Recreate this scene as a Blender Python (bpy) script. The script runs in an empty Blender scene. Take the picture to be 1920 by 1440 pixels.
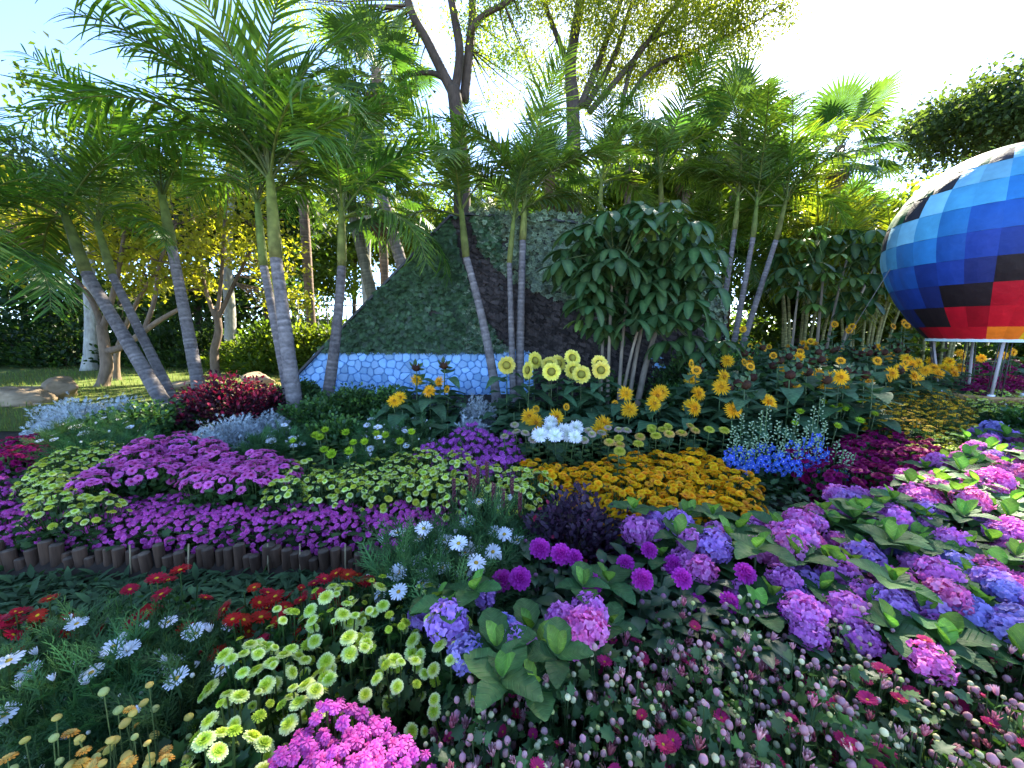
import bpy, math, random
import numpy as np
from mathutils import Vector, Matrix

random.seed(11)
RG = np.random.default_rng(11)
rad = math.radians
sc = bpy.context.scene
col = sc.collection

# ------------------------------------------------------------------ camera, sky, sun, exposure
CAM_H, PITCH, FPX = 1.5, rad(7.5), 737.0
cam_d = bpy.data.cameras.new('camera')
cam_d.sensor_width = 36.0
cam_d.lens = 36.0 * FPX / 1920.0
cam_d.clip_start = 0.05
cam_d.clip_end = 900.0
cam = bpy.data.objects.new('camera', cam_d)
col.objects.link(cam)
cam.location = (0, 0, CAM_H)
cam.rotation_euler = (math.pi / 2 - PITCH, 0, 0)
sc.camera = cam

SUN_AZ, SUN_EL = rad(28.0), rad(39.0)          # azimuth measured from +Y towards +X
SUN = Vector((math.sin(SUN_AZ) * math.cos(SUN_EL), math.cos(SUN_AZ) * math.cos(SUN_EL), math.sin(SUN_EL)))
world = bpy.data.worlds.new('World')
sc.world = world
world.use_nodes = True
wn = world.node_tree
for n in list(wn.nodes):
    wn.nodes.remove(n)
sky = wn.nodes.new('ShaderNodeTexSky')
sky.sky_type = 'NISHITA'
sky.sun_disc = False
sky.sun_elevation = SUN_EL
sky.sun_rotation = SUN_AZ
sky.air_density = 0.4
sky.dust_density = 0.2
sky.ozone_density = 2.2
bgn = wn.nodes.new('ShaderNodeBackground')
bgn.inputs['Strength'].default_value = 0.15
wo = wn.nodes.new('ShaderNodeOutputWorld')
wn.links.new(sky.outputs[0], bgn.inputs[0])
wn.links.new(bgn.outputs[0], wo.inputs[0])
sun_d = bpy.data.lights.new('sun', 'SUN')
sun_d.energy = 4.6
sun_d.angle = rad(0.6)
sun_d.color = (1.0, 0.91, 0.74)
sun = bpy.data.objects.new('sun', sun_d)
col.objects.link(sun)
sun.rotation_euler = SUN.to_track_quat('Z', 'Y').to_euler()
sun.location = SUN * 60
vs = sc.view_settings
vs.view_transform = 'Standard'
vs.look = 'None'
vs.exposure = 2.92
vs.gamma = 1.0
vs.use_curve_mapping = False
sc.cycles.use_denoising = True
sc.cycles.max_bounces = 8
sc.cycles.diffuse_bounces = 4
sc.cycles.glossy_bounces = 2
sc.cycles.transmission_bounces = 4
sc.cycles.sample_clamp_indirect = 6.0

# ------------------------------------------------------------------ terrain height and pixel helpers
def ss(x, a, b):
    t = min(1.0, max(0.0, (x - a) / (b - a)))
    return t * t * (3 - 2 * t)

def gz(x, y):
    left = 1 - ss(x, -1.1, -0.75)
    step = left * ss(y, 2.20, 2.26) + (1 - left) * ss(y, 1.5, 2.7)
    return 0.12 * step + 0.30 * ss(y, 2.4, 7.2) + 0.15 * ss(y, 9, 16) + 0.012 * math.sin(x * 2.1 + y) * ss(y, 2.5, 4)

CP, SP = math.cos(PITCH), math.sin(PITCH)
def ray(px, py):
    u, v = (px - 960) / FPX, (720 - py) / FPX
    return Vector((u, CP + v * SP, v * CP - SP))

def at_d(px, py, d):
    return Vector((0, 0, CAM_H)) + ray(px, py) * d

def at_y(px, py, Y):
    r = ray(px, py)
    return Vector((0, 0, CAM_H)) + r * (Y / r.y)

def hit(px, py, h=0.0):
    r = ray(px, py)
    d = 0.4
    while d < 60:
        p = Vector((0, 0, CAM_H)) + r * d
        if p.z <= gz(p.x, p.y) + h:
            return p
        d += 0.02
    return p

def on_ground(x, y, dz=0.0):
    return Vector((x, y, gz(x, y) + dz))

# ------------------------------------------------------------------ mesh templates (numpy)
class T:
    __slots__ = ('v', 'lo', 'sz', 'c')
    def __init__(s, v, lo, sz, c):
        s.v = np.asarray(v, float).reshape(-1, 3)
        s.lo = np.asarray(lo, np.int64)
        s.sz = np.asarray(sz, np.int64)
        c = np.asarray(c, float)
        s.c = np.tile(c, (len(s.v), 1)) if c.ndim == 1 else c

def from_faces(v, faces, c):
    return T(v, [i for f in faces for i in f], [len(f) for f in faces], c)

def grid(rows, colrows, close=False):
    """rows: list of equal-length point lists"""
    n, k = len(rows), len(rows[0])
    v = [p for r in rows for p in r]
    c = [p for r in colrows for p in r]
    f = []
    for i in range(n - 1):
        for j in range(k if close else k - 1):
            j2 = (j + 1) % k
            f.append((i * k + j, i * k + j2, (i + 1) * k + j2, (i + 1) * k + j))
    return from_faces(v, f, np.array(c))

def merge(ts):
    ts = [t for t in ts if len(t.v)]
    off, vv, ll, zz, cc = 0, [], [], [], []
    for t in ts:
        vv.append(t.v); ll.append(t.lo + off); zz.append(t.sz); cc.append(t.c)
        off += len(t.v)
    return T(np.concatenate(vv), np.concatenate(ll), np.concatenate(zz), np.concatenate(cc))

def stamp(t, R, loc, scale=1.0, cm=None):
    """N copies of template t: R (N,3,3), loc (N,3), scale (N,), cm (N,3) colour multiplier or None"""
    R = np.asarray(R, float).reshape(-1, 3, 3)
    N, n = len(R), len(t.v)
    loc = np.asarray(loc, float).reshape(-1, 3)
    scale = np.broadcast_to(np.asarray(scale, float).reshape(-1), (N,))
    v = np.einsum('nij,kj->nki', R, t.v) * scale[:, None, None] + loc[:, None, :]
    lo = (t.lo[None, :] + (np.arange(N) * n)[:, None]).ravel()
    c = np.broadcast_to(t.c[None], (N, n, 3))
    if cm is not None:
        c = c * np.asarray(cm, float).reshape(-1, 1, 3)
    return T(v.reshape(-1, 3), lo, np.tile(t.sz, N), c.reshape(-1, 3))

def xf(t, R=None, loc=(0, 0, 0), s=1.0, cm=None):
    R = np.eye(3) if R is None else np.array(R)
    return stamp(t, [R], [loc], [s], None if cm is None else [cm])

def norm(a):
    return a / np.maximum(np.linalg.norm(a, axis=-1, keepdims=True), 1e-9)

def frames(d, up):
    """matrices whose local +Y is d and local +Z is near up"""
    d = norm(np.asarray(d, float).reshape(-1, 3))
    up = np.broadcast_to(np.asarray(up, float), d.shape)
    x = np.cross(d, up)
    bad = np.linalg.norm(x, axis=1) < 1e-4
    x[bad] = np.cross(d[bad], np.array([1.0, 0.1, 0]))
    x = norm(x)
    z = np.cross(x, d)
    return np.stack([x, d, z], axis=2)

def rz(a):
    c, s = math.cos(a), math.sin(a)
    return np.array([[c, -s, 0], [s, c, 0], [0, 0, 1.0]])
def rx(a):
    c, s = math.cos(a), math.sin(a)
    return np.array([[1.0, 0, 0], [0, c, -s], [0, s, c]])
def ry(a):
    c, s = math.cos(a), math.sin(a)
    return np.array([[c, 0, s], [0, 1.0, 0], [-s, 0, c]])

def prof(a, b):
    m = a / (a + b)
    k = (m ** a) * ((1 - m) ** b)
    return lambda t: max(1e-3, (max(t, 0) ** a) * (max(1 - t, 0) ** b) / k)

def blade(L, W, pf, n=4, fold=0.25, droop=0.2, c0=(.1, .2, .05), c1=None, cmid=None, lift=0.0, serr=0.0, wave=0.0):
    """a leaf or petal along +Y, face up +Z"""
    c0 = np.array(c0); c1 = c0 if c1 is None else np.array(c1)
    rows, cr = [], []
    for i in range(n + 1):
        t = i / n
        w = 0.5 * W * pf(min(max(t, 0.02), 0.985)) * (1 + (serr if i % 2 else -serr))
        z = L * (lift * t - droop * t * t)
        wv = wave * W * math.sin(t * 9)
        cc = c0 + (c1 - c0) * t
        rows.append([(-w, L * t, z + fold * w + wv), (0, L * t, z), (w, L * t, z + fold * w - wv)])
        cr.append([cc, cc if cmid is None else np.array(cmid), cc])
    return grid(rows, cr)

def blade2(L, W, pf, n=3, droop=0.2, c0=(.1, .2, .05), c1=None, lift=0.0, cup=0.0):
    """cheaper: two verts across"""
    c0 = np.array(c0); c1 = c0 if c1 is None else np.array(c1)
    rows, cr = [], []
    for i in range(n + 1):
        t = i / n
        w = 0.5 * W * pf(min(max(t, 0.02), 0.985))
        z = L * (lift * t - droop * t * t)
        cc = c0 + (c1 - c0) * t
        rows.append([(-w, L * t, z), (w, L * t, z)])
        cr.append([cc, cc])
    return grid(rows, cr)

def tube(path, radii, sides=7, c=(.2, .15, .1), cf=None, cap=True):
    P = np.asarray([tuple(p) for p in path], float)
    n = len(P)
    tang = norm(np.gradient(P, axis=0))
    ref = np.array([1.0, 0, 0]) if abs(tang[0][0]) < 0.8 else np.array([0, 1.0, 0])
    rows, cr = [], []
    x = norm(np.cross(tang[0], ref)[None])[0]
    for i in range(n):
        x = norm((x - tang[i] * np.dot(x, tang[i]))[None])[0]
        y = np.cross(tang[i], x)
        r = radii[i] if hasattr(radii, '__len__') else radii
        rows.append([P[i] + r * (math.cos(2 * math.pi * j / sides) * x + math.sin(2 * math.pi * j / sides) * y) for j in range(sides)])
        cc = np.array(c if cf is None else cf(i / (n - 1)))
        cr.append([cc] * sides)
    t = grid(rows, cr, close=True)
    if cap:
        k = len(t.v)
        f0 = list(range(sides))[::-1]
        f1 = list(range(k - sides, k))
        t = T(t.v, np.concatenate([t.lo, f0, f1]), np.concatenate([t.sz, [sides, sides]]), t.c)
    return t

def qpath(a, b, c, n):
    a, b, c = np.array(a, float), np.array(b, float), np.array(c, float)
    return [a * (1 - t) ** 2 + 2 * b * t * (1 - t) + c * t * t for t in np.linspace(0, 1, n)]

def dome(R, h, nr=3, ns=10, c=(.3, .2, .05), c1=None):
    c1 = c if c1 is None else c1
    rows, cr = [], []
    for i in range(nr + 1):
        a = (math.pi / 2) * i / nr
        r = max(R * math.cos(a), 0.02 * R)
        cc = np.array(c) + (np.array(c1) - np.array(c)) * i / nr
        rows.append([(r * math.cos(2 * math.pi * j / ns), r * math.sin(2 * math.pi * j / ns), h * math.sin(a)) for j in range(ns)])
        cr.append([cc] * ns)
    return grid(rows, cr, close=True)

def ellipsoid(rx_, ry_, rz_, nr=5, ns=8, c=(.3, .2, .05), c1=None):
    c1 = c if c1 is None else c1
    rows, cr = [], []
    for i in range(nr + 1):
        a = -math.pi / 2 + math.pi * i / nr
        k = max(math.cos(a), 0.03)
        cc = np.array(c) + (np.array(c1) - np.array(c)) * i / nr
        rows.append([(rx_ * k * math.cos(2 * math.pi * j / ns), ry_ * k * math.sin(2 * math.pi * j / ns), rz_ * math.sin(a)) for j in range(ns)])
        cr.append([cc] * ns)
    return grid(rows, cr, close=True)

def box(cx, cy, cz, sx, sy, sz, c):
    x, y, z = sx / 2, sy / 2, sz / 2
    v = [(cx + a * x, cy + b * y, cz + d * z) for a in (-1, 1) for b in (-1, 1) for d in (-1, 1)]
    f = [(0, 1, 3, 2), (4, 6, 7, 5), (0, 4, 5, 1), (2, 3, 7, 6), (0, 2, 6, 4), (1, 5, 7, 3)]
    return from_faces(v, f, c)

def mesh(t, name, mat, smooth=True):
    m = bpy.data.meshes.new(name)
    nv, nl, npoly = len(t.v), len(t.lo), len(t.sz)
    m.vertices.add(nv); m.loops.add(nl); m.polygons.add(npoly)
    m.vertices.foreach_set('co', t.v.ravel())
    m.loops.foreach_set('vertex_index', t.lo.astype(np.int32))
    st = np.zeros(npoly, np.int32); st[1:] = np.cumsum(t.sz)[:-1]
    m.polygons.foreach_set('loop_start', st)
    m.polygons.foreach_set('loop_total', t.sz.astype(np.int32))
    m.polygons.foreach_set('use_smooth', np.full(npoly, smooth, dtype=bool))
    m.update(calc_edges=True)
    a = m.color_attributes.new('Col', 'FLOAT_COLOR', 'POINT')
    cc = np.ones((nv, 4)); cc[:, :3] = np.clip(t.c, 0, 1)
    a.data.foreach_set('color', cc.ravel())
    m.materials.append(mat)
    return m

def obj(name, me, parent=None, M=None):
    o = bpy.data.objects.new(name, me)
    col.objects.link(o)
    if parent is not None:
        o.parent = parent
    if M is not None:
        o.matrix_basis = M
    return o

def tag(o, label, cat, group=None, kind=None):
    if label: o['label'] = label
    if cat: o['category'] = cat
    if group: o['group'] = group
    if kind: o['kind'] = kind
    return o

def thing(name, label, cat, loc=(0, 0, 0), rot=0.0, group=None, s=1.0):
    o = bpy.data.objects.new(name, None)
    o.empty_display_size = 0.05
    col.objects.link(o)
    o.location = loc
    o.rotation_euler = (0, 0, rot)
    o.scale = (s, s, s)
    return tag(o, label, cat, group)

def M4(R, loc, s=1.0):
    m = Matrix.Identity(4)
    for i in range(3):
        for j in range(3):
            m[i][j] = float(R[i][j]) * s
        m[i][3] = float(loc[i])
    return m

# ------------------------------------------------------------------ materials
def new_mat(name):
    m = bpy.data.materials.new(name)
    m.use_nodes = True
    nt = m.node_tree
    for n in list(nt.nodes):
        nt.nodes.remove(n)
    return m, nt

def foliage_mat(name, rough=0.5, spec=0.4, trans=0.35, tint=(1.25, 1.35, 0.6), var=0.25, hue=0.02, nscale=9.0, nvar=0.35, veins=0.0):
    m, nt = new_mat(name)
    N, Lk = nt.nodes.new, nt.links.new
    at = N('ShaderNodeAttribute'); at.attribute_name = 'Col'
    oi = N('ShaderNodeObjectInfo')
    tc = N('ShaderNodeTexCoord')
    nz = N('ShaderNodeTexNoise'); nz.inputs['Scale'].default_value = nscale; nz.inputs['Detail'].default_value = 3
    Lk(tc.outputs['Object'], nz.inputs['Vector'])
    mr = N('ShaderNodeMapRange'); mr.inputs[3].default_value = 1 - nvar; mr.inputs[4].default_value = 1 + nvar
    mr.inputs[1].default_value = 0.3; mr.inputs[2].default_value = 0.7
    Lk(nz.outputs['Fac'], mr.inputs[0])
    mr2 = N('ShaderNodeMapRange'); mr2.inputs[3].default_value = 1 - var; mr2.inputs[4].default_value = 1 + var
    Lk(oi.outputs['Random'], mr2.inputs[0])
    mul = N('ShaderNodeMath'); mul.operation = 'MULTIPLY'
    Lk(mr.outputs[0], mul.inputs[0]); Lk(mr2.outputs[0], mul.inputs[1])
    mh = N('ShaderNodeMapRange'); mh.inputs[3].default_value = 0.5 - hue; mh.inputs[4].default_value = 0.5 + hue
    sep = N('ShaderNodeMath'); sep.operation = 'FRACT'
    m7 = N('ShaderNodeMath'); m7.operation = 'MULTIPLY'; m7.inputs[1].default_value = 7.31
    Lk(oi.outputs['Random'], m7.inputs[0]); Lk(m7.outputs[0], sep.inputs[0]); Lk(sep.outputs[0], mh.inputs[0])
    hsv = N('ShaderNodeHueSaturation')
    Lk(at.outputs['Color'], hsv.inputs['Color']); Lk(mul.outputs[0], hsv.inputs['Value']); Lk(mh.outputs[0], hsv.inputs['Hue'])
    pb = N('ShaderNodeBsdfPrincipled')
    pb.inputs['Roughness'].default_value = rough
    pb.inputs['Specular IOR Level'].default_value = spec
    Lk(hsv.outputs[0], pb.inputs['Base Color'])
    if veins:
        sx = N('ShaderNodeSeparateXYZ'); Lk(tc.outputs['Object'], sx.inputs[0])
        ab = N('ShaderNodeMath'); ab.operation = 'ABSOLUTE'; Lk(sx.outputs['X'], ab.inputs[0])
        m1 = N('ShaderNodeMath'); m1.operation = 'MULTIPLY_ADD'; m1.inputs[1].default_value = -0.75
        Lk(ab.outputs[0], m1.inputs[0]); Lk(sx.outputs['Y'], m1.inputs[2])
        m2 = N('ShaderNodeMath'); m2.operation = 'MULTIPLY'; m2.inputs[1].default_value = veins; Lk(m1.outputs[0], m2.inputs[0])
        m3 = N('ShaderNodeMath'); m3.operation = 'PINGPONG'; m3.inputs[1].default_value = 0.5; Lk(m2.outputs[0], m3.inputs[0])
        m4 = N('ShaderNodeMapRange'); m4.inputs[1].default_value = 0.0; m4.inputs[2].default_value = 0.12; m4.inputs[3].default_value = 1.0; m4.inputs[4].default_value = 0.0
        Lk(m3.outputs[0], m4.inputs[0])
        bp = N('ShaderNodeBump'); bp.inputs['Strength'].default_value = 0.55; bp.inputs['Distance'].default_value = 0.004; bp.invert = True
        Lk(m4.outputs[0], bp.inputs['Height']); Lk(bp.outputs[0], pb.inputs['Normal'])
        mv = N('ShaderNodeMath'); mv.operation = 'MULTIPLY_ADD'; mv.inputs[1].default_value = 0.45; mv.inputs[2].default_value = 1.0
        Lk(m4.outputs[0], mv.inputs[0])
        mm = N('ShaderNodeMath'); mm.operation = 'MULTIPLY'
        Lk(mul.outputs[0], mm.inputs[0]); Lk(mv.outputs[0], mm.inputs[1]); Lk(mm.outputs[0], hsv.inputs['Value'])
    out = N('ShaderNodeOutputMaterial')
    if trans > 0:
        tr = N('ShaderNodeBsdfTranslucent')
        tm = N('ShaderNodeVectorMath'); tm.operation = 'MULTIPLY'; tm.inputs[1].default_value = tint
        Lk(hsv.outputs[0], tm.inputs[0]); Lk(tm.outputs[0], tr.inputs['Color'])
        mx = N('ShaderNodeMixShader'); mx.inputs[0].default_value = trans
        Lk(pb.outputs[0], mx.inputs[1]); Lk(tr.outputs[0], mx.inputs[2]); Lk(mx.outputs[0], out.inputs['Surface'])
    else:
        Lk(pb.outputs[0], out.inputs['Surface'])
    return m

def rough_mat(name, nscale=20.0, nvar=0.4, bump=0.4, rough=0.85, stretch=(1, 1, 1), spec=0.2, mottle=(1, 1, 1), detail=8):
    m, nt = new_mat(name)
    N, Lk = nt.nodes.new, nt.links.new
    at = N('ShaderNodeAttribute'); at.attribute_name = 'Col'
    tc = N('ShaderNodeTexCoord')
    mp = N('ShaderNodeMapping'); mp.inputs['Scale'].default_value = stretch
    Lk(tc.outputs['Object'], mp.inputs[0])
    nz = N('ShaderNodeTexNoise'); nz.inputs['Scale'].default_value = nscale; nz.inputs['Detail'].default_value = detail
    Lk(mp.outputs[0], nz.inputs['Vector'])
    n2 = N('ShaderNodeTexNoise'); n2.inputs['Scale'].default_value = nscale * 0.17; n2.inputs['Detail'].default_value = 4
    Lk(mp.outputs[0], n2.inputs['Vector'])
    ad = N('ShaderNodeMath'); ad.operation = 'ADD'
    Lk(nz.outputs['Fac'], ad.inputs[0]); Lk(n2.outputs['Fac'], ad.inputs[1])
    mr = N('ShaderNodeMapRange'); mr.inputs[1].default_value = 0.65; mr.inputs[2].default_value = 1.35
    mr.inputs[3].default_value = 1 - nvar; mr.inputs[4].default_value = 1 + nvar
    Lk(ad.outputs[0], mr.inputs[0])
    oi = N('ShaderNodeObjectInfo')
    mr2 = N('ShaderNodeMapRange'); mr2.inputs[3].default_value = 0.8; mr2.inputs[4].default_value = 1.2
    Lk(oi.outputs['Random'], mr2.inputs[0])
    mul = N('ShaderNodeMath'); mul.operation = 'MULTIPLY'
    Lk(mr.outputs[0], mul.inputs[0]); Lk(mr2.outputs[0], mul.inputs[1])
    vm = N('ShaderNodeVectorMath'); vm.operation = 'SCALE'
    Lk(at.outputs['Color'], vm.inputs[0]); Lk(mul.outputs[0], vm.inputs['Scale'])
    mx = N('ShaderNodeMixRGB'); mx.blend_type = 'MULTIPLY'
    mx.inputs['Color2'].default_value = (*mottle, 1)
    Lk(n2.outputs['Fac'], mx.inputs['Fac']); Lk(vm.outputs[0], mx.inputs['Color1'])
    pb = N('ShaderNodeBsdfPrincipled'); pb.inputs['Roughness'].default_value = rough
    pb.inputs['Specular IOR Level'].default_value = spec
    Lk(mx.outputs[0], pb.inputs['Base Color'])
    bp = N('ShaderNodeBump'); bp.inputs['Strength'].default_value = bump; bp.inputs['Distance'].default_value = 0.02
    Lk(nz.outputs['Fac'], bp.inputs['Height']); Lk(bp.outputs[0], pb.inputs['Normal'])
    out = N('ShaderNodeOutputMaterial'); Lk(pb.outputs[0], out.inputs['Surface'])
    return m

LEAF = foliage_mat('leaf', 0.45, 0.45, 0.35)
HLEAF_M = foliage_mat('hydrangea_leaf', 0.58, 0.25, 0.3, var=.35, nscale=25, nvar=.3, veins=48.0)
SUNLEAF_M = foliage_mat('sunflower_leaf', 0.6, 0.25, 0.3, var=.3, nscale=14, nvar=.3, veins=26.0)
LEAF_SOFT = foliage_mat('matt_leaf', 0.7, 0.2, 0.3)
GLOSSY = foliage_mat('glossy_leaf', 0.45, 0.32, 0.25)
PALM = foliage_mat('palm_leaf', 0.42, 0.5, 0.5, tint=(1.6, 1.6, 0.45))
CANOPY = foliage_mat('tree_leaf', 0.5, 0.3, 0.6, tint=(1.7, 1.55, 0.45), nscale=0.9, nvar=0.3)
PETAL = foliage_mat('petal', 0.65, 0.2, 0.3, tint=(1.1, 1.0, 1.0), var=0.16, hue=0.012, nscale=30, nvar=0.12)
RED_LEAF = foliage_mat('red_leaf', 0.5, 0.35, 0.3, tint=(1.2, .9, .9), hue=0.006)
SILVER = foliage_mat('silver_leaf', 0.8, 0.1, 0.12, tint=(1, 1.05, 1))
BARK = rough_mat('bark', 18, 0.45, 0.6, 0.9, (1, 1, 0.35))
PALMBARK = rough_mat('palm_bark', 22, 0.5, 0.5, 0.88, (1, 1, 1.3), mottle=(.72, .74, .68))
SOIL = rough_mat('soil', 9, 0.5, 0.8, 0.95)
WOOD = rough_mat('log_wood', 30, 0.5, 0.6, 0.85, (1, 1, 0.15))
ROCKM = rough_mat('rock', 9, 0.45, 1.0, 0.92, mottle=(.75, .7, .62))
STONEM = rough_mat('painted_stone', 12, 0.14, 0.15, 0.75)
FABRIC = rough_mat('balloon_fabric', 9, 0.18, 0.55, 0.6, spec=0.25)
PAINT = rough_mat('paint', 30, 0.12, 0.1, 0.5, spec=0.4)
GRASSM = rough_mat('grass_ground', 25, 0.35, 0.6, 0.95, mottle=(1.0, 0.85, 0.6))

# ------------------------------------------------------------------ the setting: ground, lawn
def sheet(x0, x1, y0, y1, nx, ny, zf, c):
    xs, ys = np.linspace(x0, x1, nx), np.linspace(y0, y1, ny)
    rows = [[(x, y, zf(x, y)) for x in xs] for y in ys]
    return grid(rows, [[np.array(c)] * nx for _ in ys])

far = sheet(-260, 260, -60, 420, 53, 49, lambda x, y: (gz(x, y) if y > 20 or y < 0 else 0.3) - (0.45 if (-22 < x < 22 and -7 < y < 36) else 0.004), (.07, .075, .03))
obj_far = tag(obj('distant_ground', mesh(far, 'distant_ground', SOIL)), None, None, kind='structure')
gr = sheet(-20, 20, -6, 34, 161, 321, gz, (.035, .026, .018))
tag(obj('ground', mesh(gr, 'ground', SOIL)), None, None, kind='structure')
# pale paving added out of view to bounce sunlight onto the beds
bounce_paving = sheet(-16, 16, -5.9, .32, 65, 13, lambda x, y: gz(x, y) + .004, (.50, .48, .44))
tag(obj('path', mesh(bounce_paving, 'path', ROCKM)), None, None, kind='structure')
# lawn: a sheet of its own with the bed edge cut out of it
def lawn_in(x, y):
    return (y > 4.6 + 0.55 * ss(x, -7, -4) * 2 and x < -3.9 + 0.0 * y) or (y > 7.4 and x < 1.5)
rows_v, faces_v, idx = [], [], {}
step = 0.2
def lv(i, j):
    k = (i, j)
    if k not in idx:
        x, y = -19 + i * step, 4.4 + j * step
        idx[k] = len(rows_v)
        rows_v.append((x, y, gz(x, y) + 0.012))
    return idx[k]
for i in range(112):
    for j in range(60):
        x, y = -19 + i * step + 0.1, 4.4 + j * step + 0.1
        if lawn_in(x, y) and y < 14:
            faces_v.append((lv(i, j), lv(i + 1, j), lv(i + 1, j + 1), lv(i, j + 1)))
lawnc = np.array([[.10, .14, .03] if not (-5.6 < p[0] < -3.0 and p[1] < 9.4) else [.20, .16, .05] for p in rows_v])
tag(obj('lawn', mesh(from_faces(rows_v, faces_v, lawnc), 'lawn', GRASSM)), None, None, kind='structure')
# blades of lawn grass
gb = blade2(0.05, 0.006, prof(.2, .6), 2, .3, (.07, .12, .02), (.16, .22, .05), lift=1.2)
pts = []
while len(pts) < 16000:
    x, y = random.uniform(-13, -2.5), 4.6 + 8 * random.random() ** 1.6
    if lawn_in(x, y):
        pts.append((x, y, gz(x, y) + .012))
pts = np.array(pts)
ang = RG.uniform(0, 6.28, len(pts))
Rg = frames(np.stack([np.cos(ang), np.sin(ang), np.full(len(pts), .7)], 1), (0, 0, 1))
tag(obj('grass', mesh(stamp(gb, Rg, pts, RG.uniform(.6, 1.5, len(pts)), np.stack([RG.uniform(.8, 1.7, len(pts)), RG.uniform(.8, 1.3, len(pts)), np.ones(len(pts))], 1)), 'grass', LEAF_SOFT)),
    'short mown grass of the lawn beside the flower bed', 'grass', kind='stuff')

# ------------------------------------------------------------------ the planted mountain-shaped wall
WY = 6.9
def wp(px, py):
    p = at_y(px, py, WY)
    return (p.x, p.z)
outline = [wp(512, 752), wp(846, 409), wp(880, 406), wp(1060, 419), wp(1310, 452), wp(1352, 590), wp(1360, 752)]
w_low = min(p[1] for p in outline) - 0.12
outline[0] = (outline[0][0] - 0.1, w_low)
outline[-1] = (outline[-1][0], w_low)
def inside(p, poly):
    x, y = p
    r = False
    j = len(poly) - 1
    for i in range(len(poly)):
        xi, yi = poly[i]; xj, yj = poly[j]
        if (yi > y) != (yj > y) and x < (xj - xi) * (y - yi) / (yj - yi) + xi:
            r = not r
        j = i
    return r
wall = thing('planted_wall', 'mountain-shaped wall of ivy and dark bark above blue painted stones', 'wall', (outline[0][0], WY, w_low))
WO = np.array([outline[0][0], WY, w_low])
def prism(poly, y0, y1, c):
    n = len(poly)
    v = [(x, y0, z) for x, z in poly] + [(x, y1, z) for x, z in poly]
    f = [tuple(range(n)), tuple(range(2 * n - 1, n - 1, -1))]
    f += [(i, i + n, (i + 1) % n + n, (i + 1) % n) for i in range(n)]
    return from_faces(v, f, c)
def wadd(name, t, m, smooth=True, kind=None, label=None):
    t.v = t.v - WO
    o = obj(name, mesh(t, name, m, smooth), wall)
    if kind: o['kind'] = kind
    if label: o['label'] = label
    return o
wadd('backing_panel', prism(outline, WY, WY + 0.35, (.025, .022, .018)), PAINT, False)
# metal edging along the top
trim = []
for a, b in zip(outline[:-1], outline[1:]):
    a3, b3 = np.array([a[0], WY + .12, a[1] + .012]), np.array([b[0], WY + .12, b[1] + .012])
    d = norm((b3 - a3)[None])[0]
    up = np.array([-d[2], 0, d[0]])
    L = np.linalg.norm(b3 - a3)
    bx = box(0, L / 2, 0, .50, L, .035, (.03, .03, .03))
    trim.append(xf(bx, np.stack([np.array([0, 1.0, 0]), d, up], 1), a3))
wadd('edge_trim', merge(trim), PAINT, False)
# ledge of stone cladding
stone_poly = [wp(512, 752), wp(592, 662), wp(1000, 654), wp(1000, 752)]
stone_poly[0] = (stone_poly[0][0], w_low); stone_poly[-1] = (stone_poly[-1][0], w_low)
stone_poly2 = [wp(1218, 645), wp(1252, 645), wp(1252, 752), wp(1218, 752)]
def clip(poly, px, pz, nx, nz):
    out = []
    for i in range(len(poly)):
        a, b = poly[i], poly[(i + 1) % len(poly)]
        da = (a[0] - px) * nx + (a[1] - pz) * nz
        db = (b[0] - px) * nx + (b[1] - pz) * nz
        if da <= 0: out.append(a)
        if da * db < 0:
            t = da / (da - db)
            out.append((a[0] + (b[0] - a[0]) * t, a[1] + (b[1] - a[1]) * t))
    return out
wadd('joint_panel', prism(stone_poly, WY - .03, WY - .002, (.07, .20, .42)), PAINT, False)
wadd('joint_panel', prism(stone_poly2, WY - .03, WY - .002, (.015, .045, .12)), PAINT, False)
sp = 0.15
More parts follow.
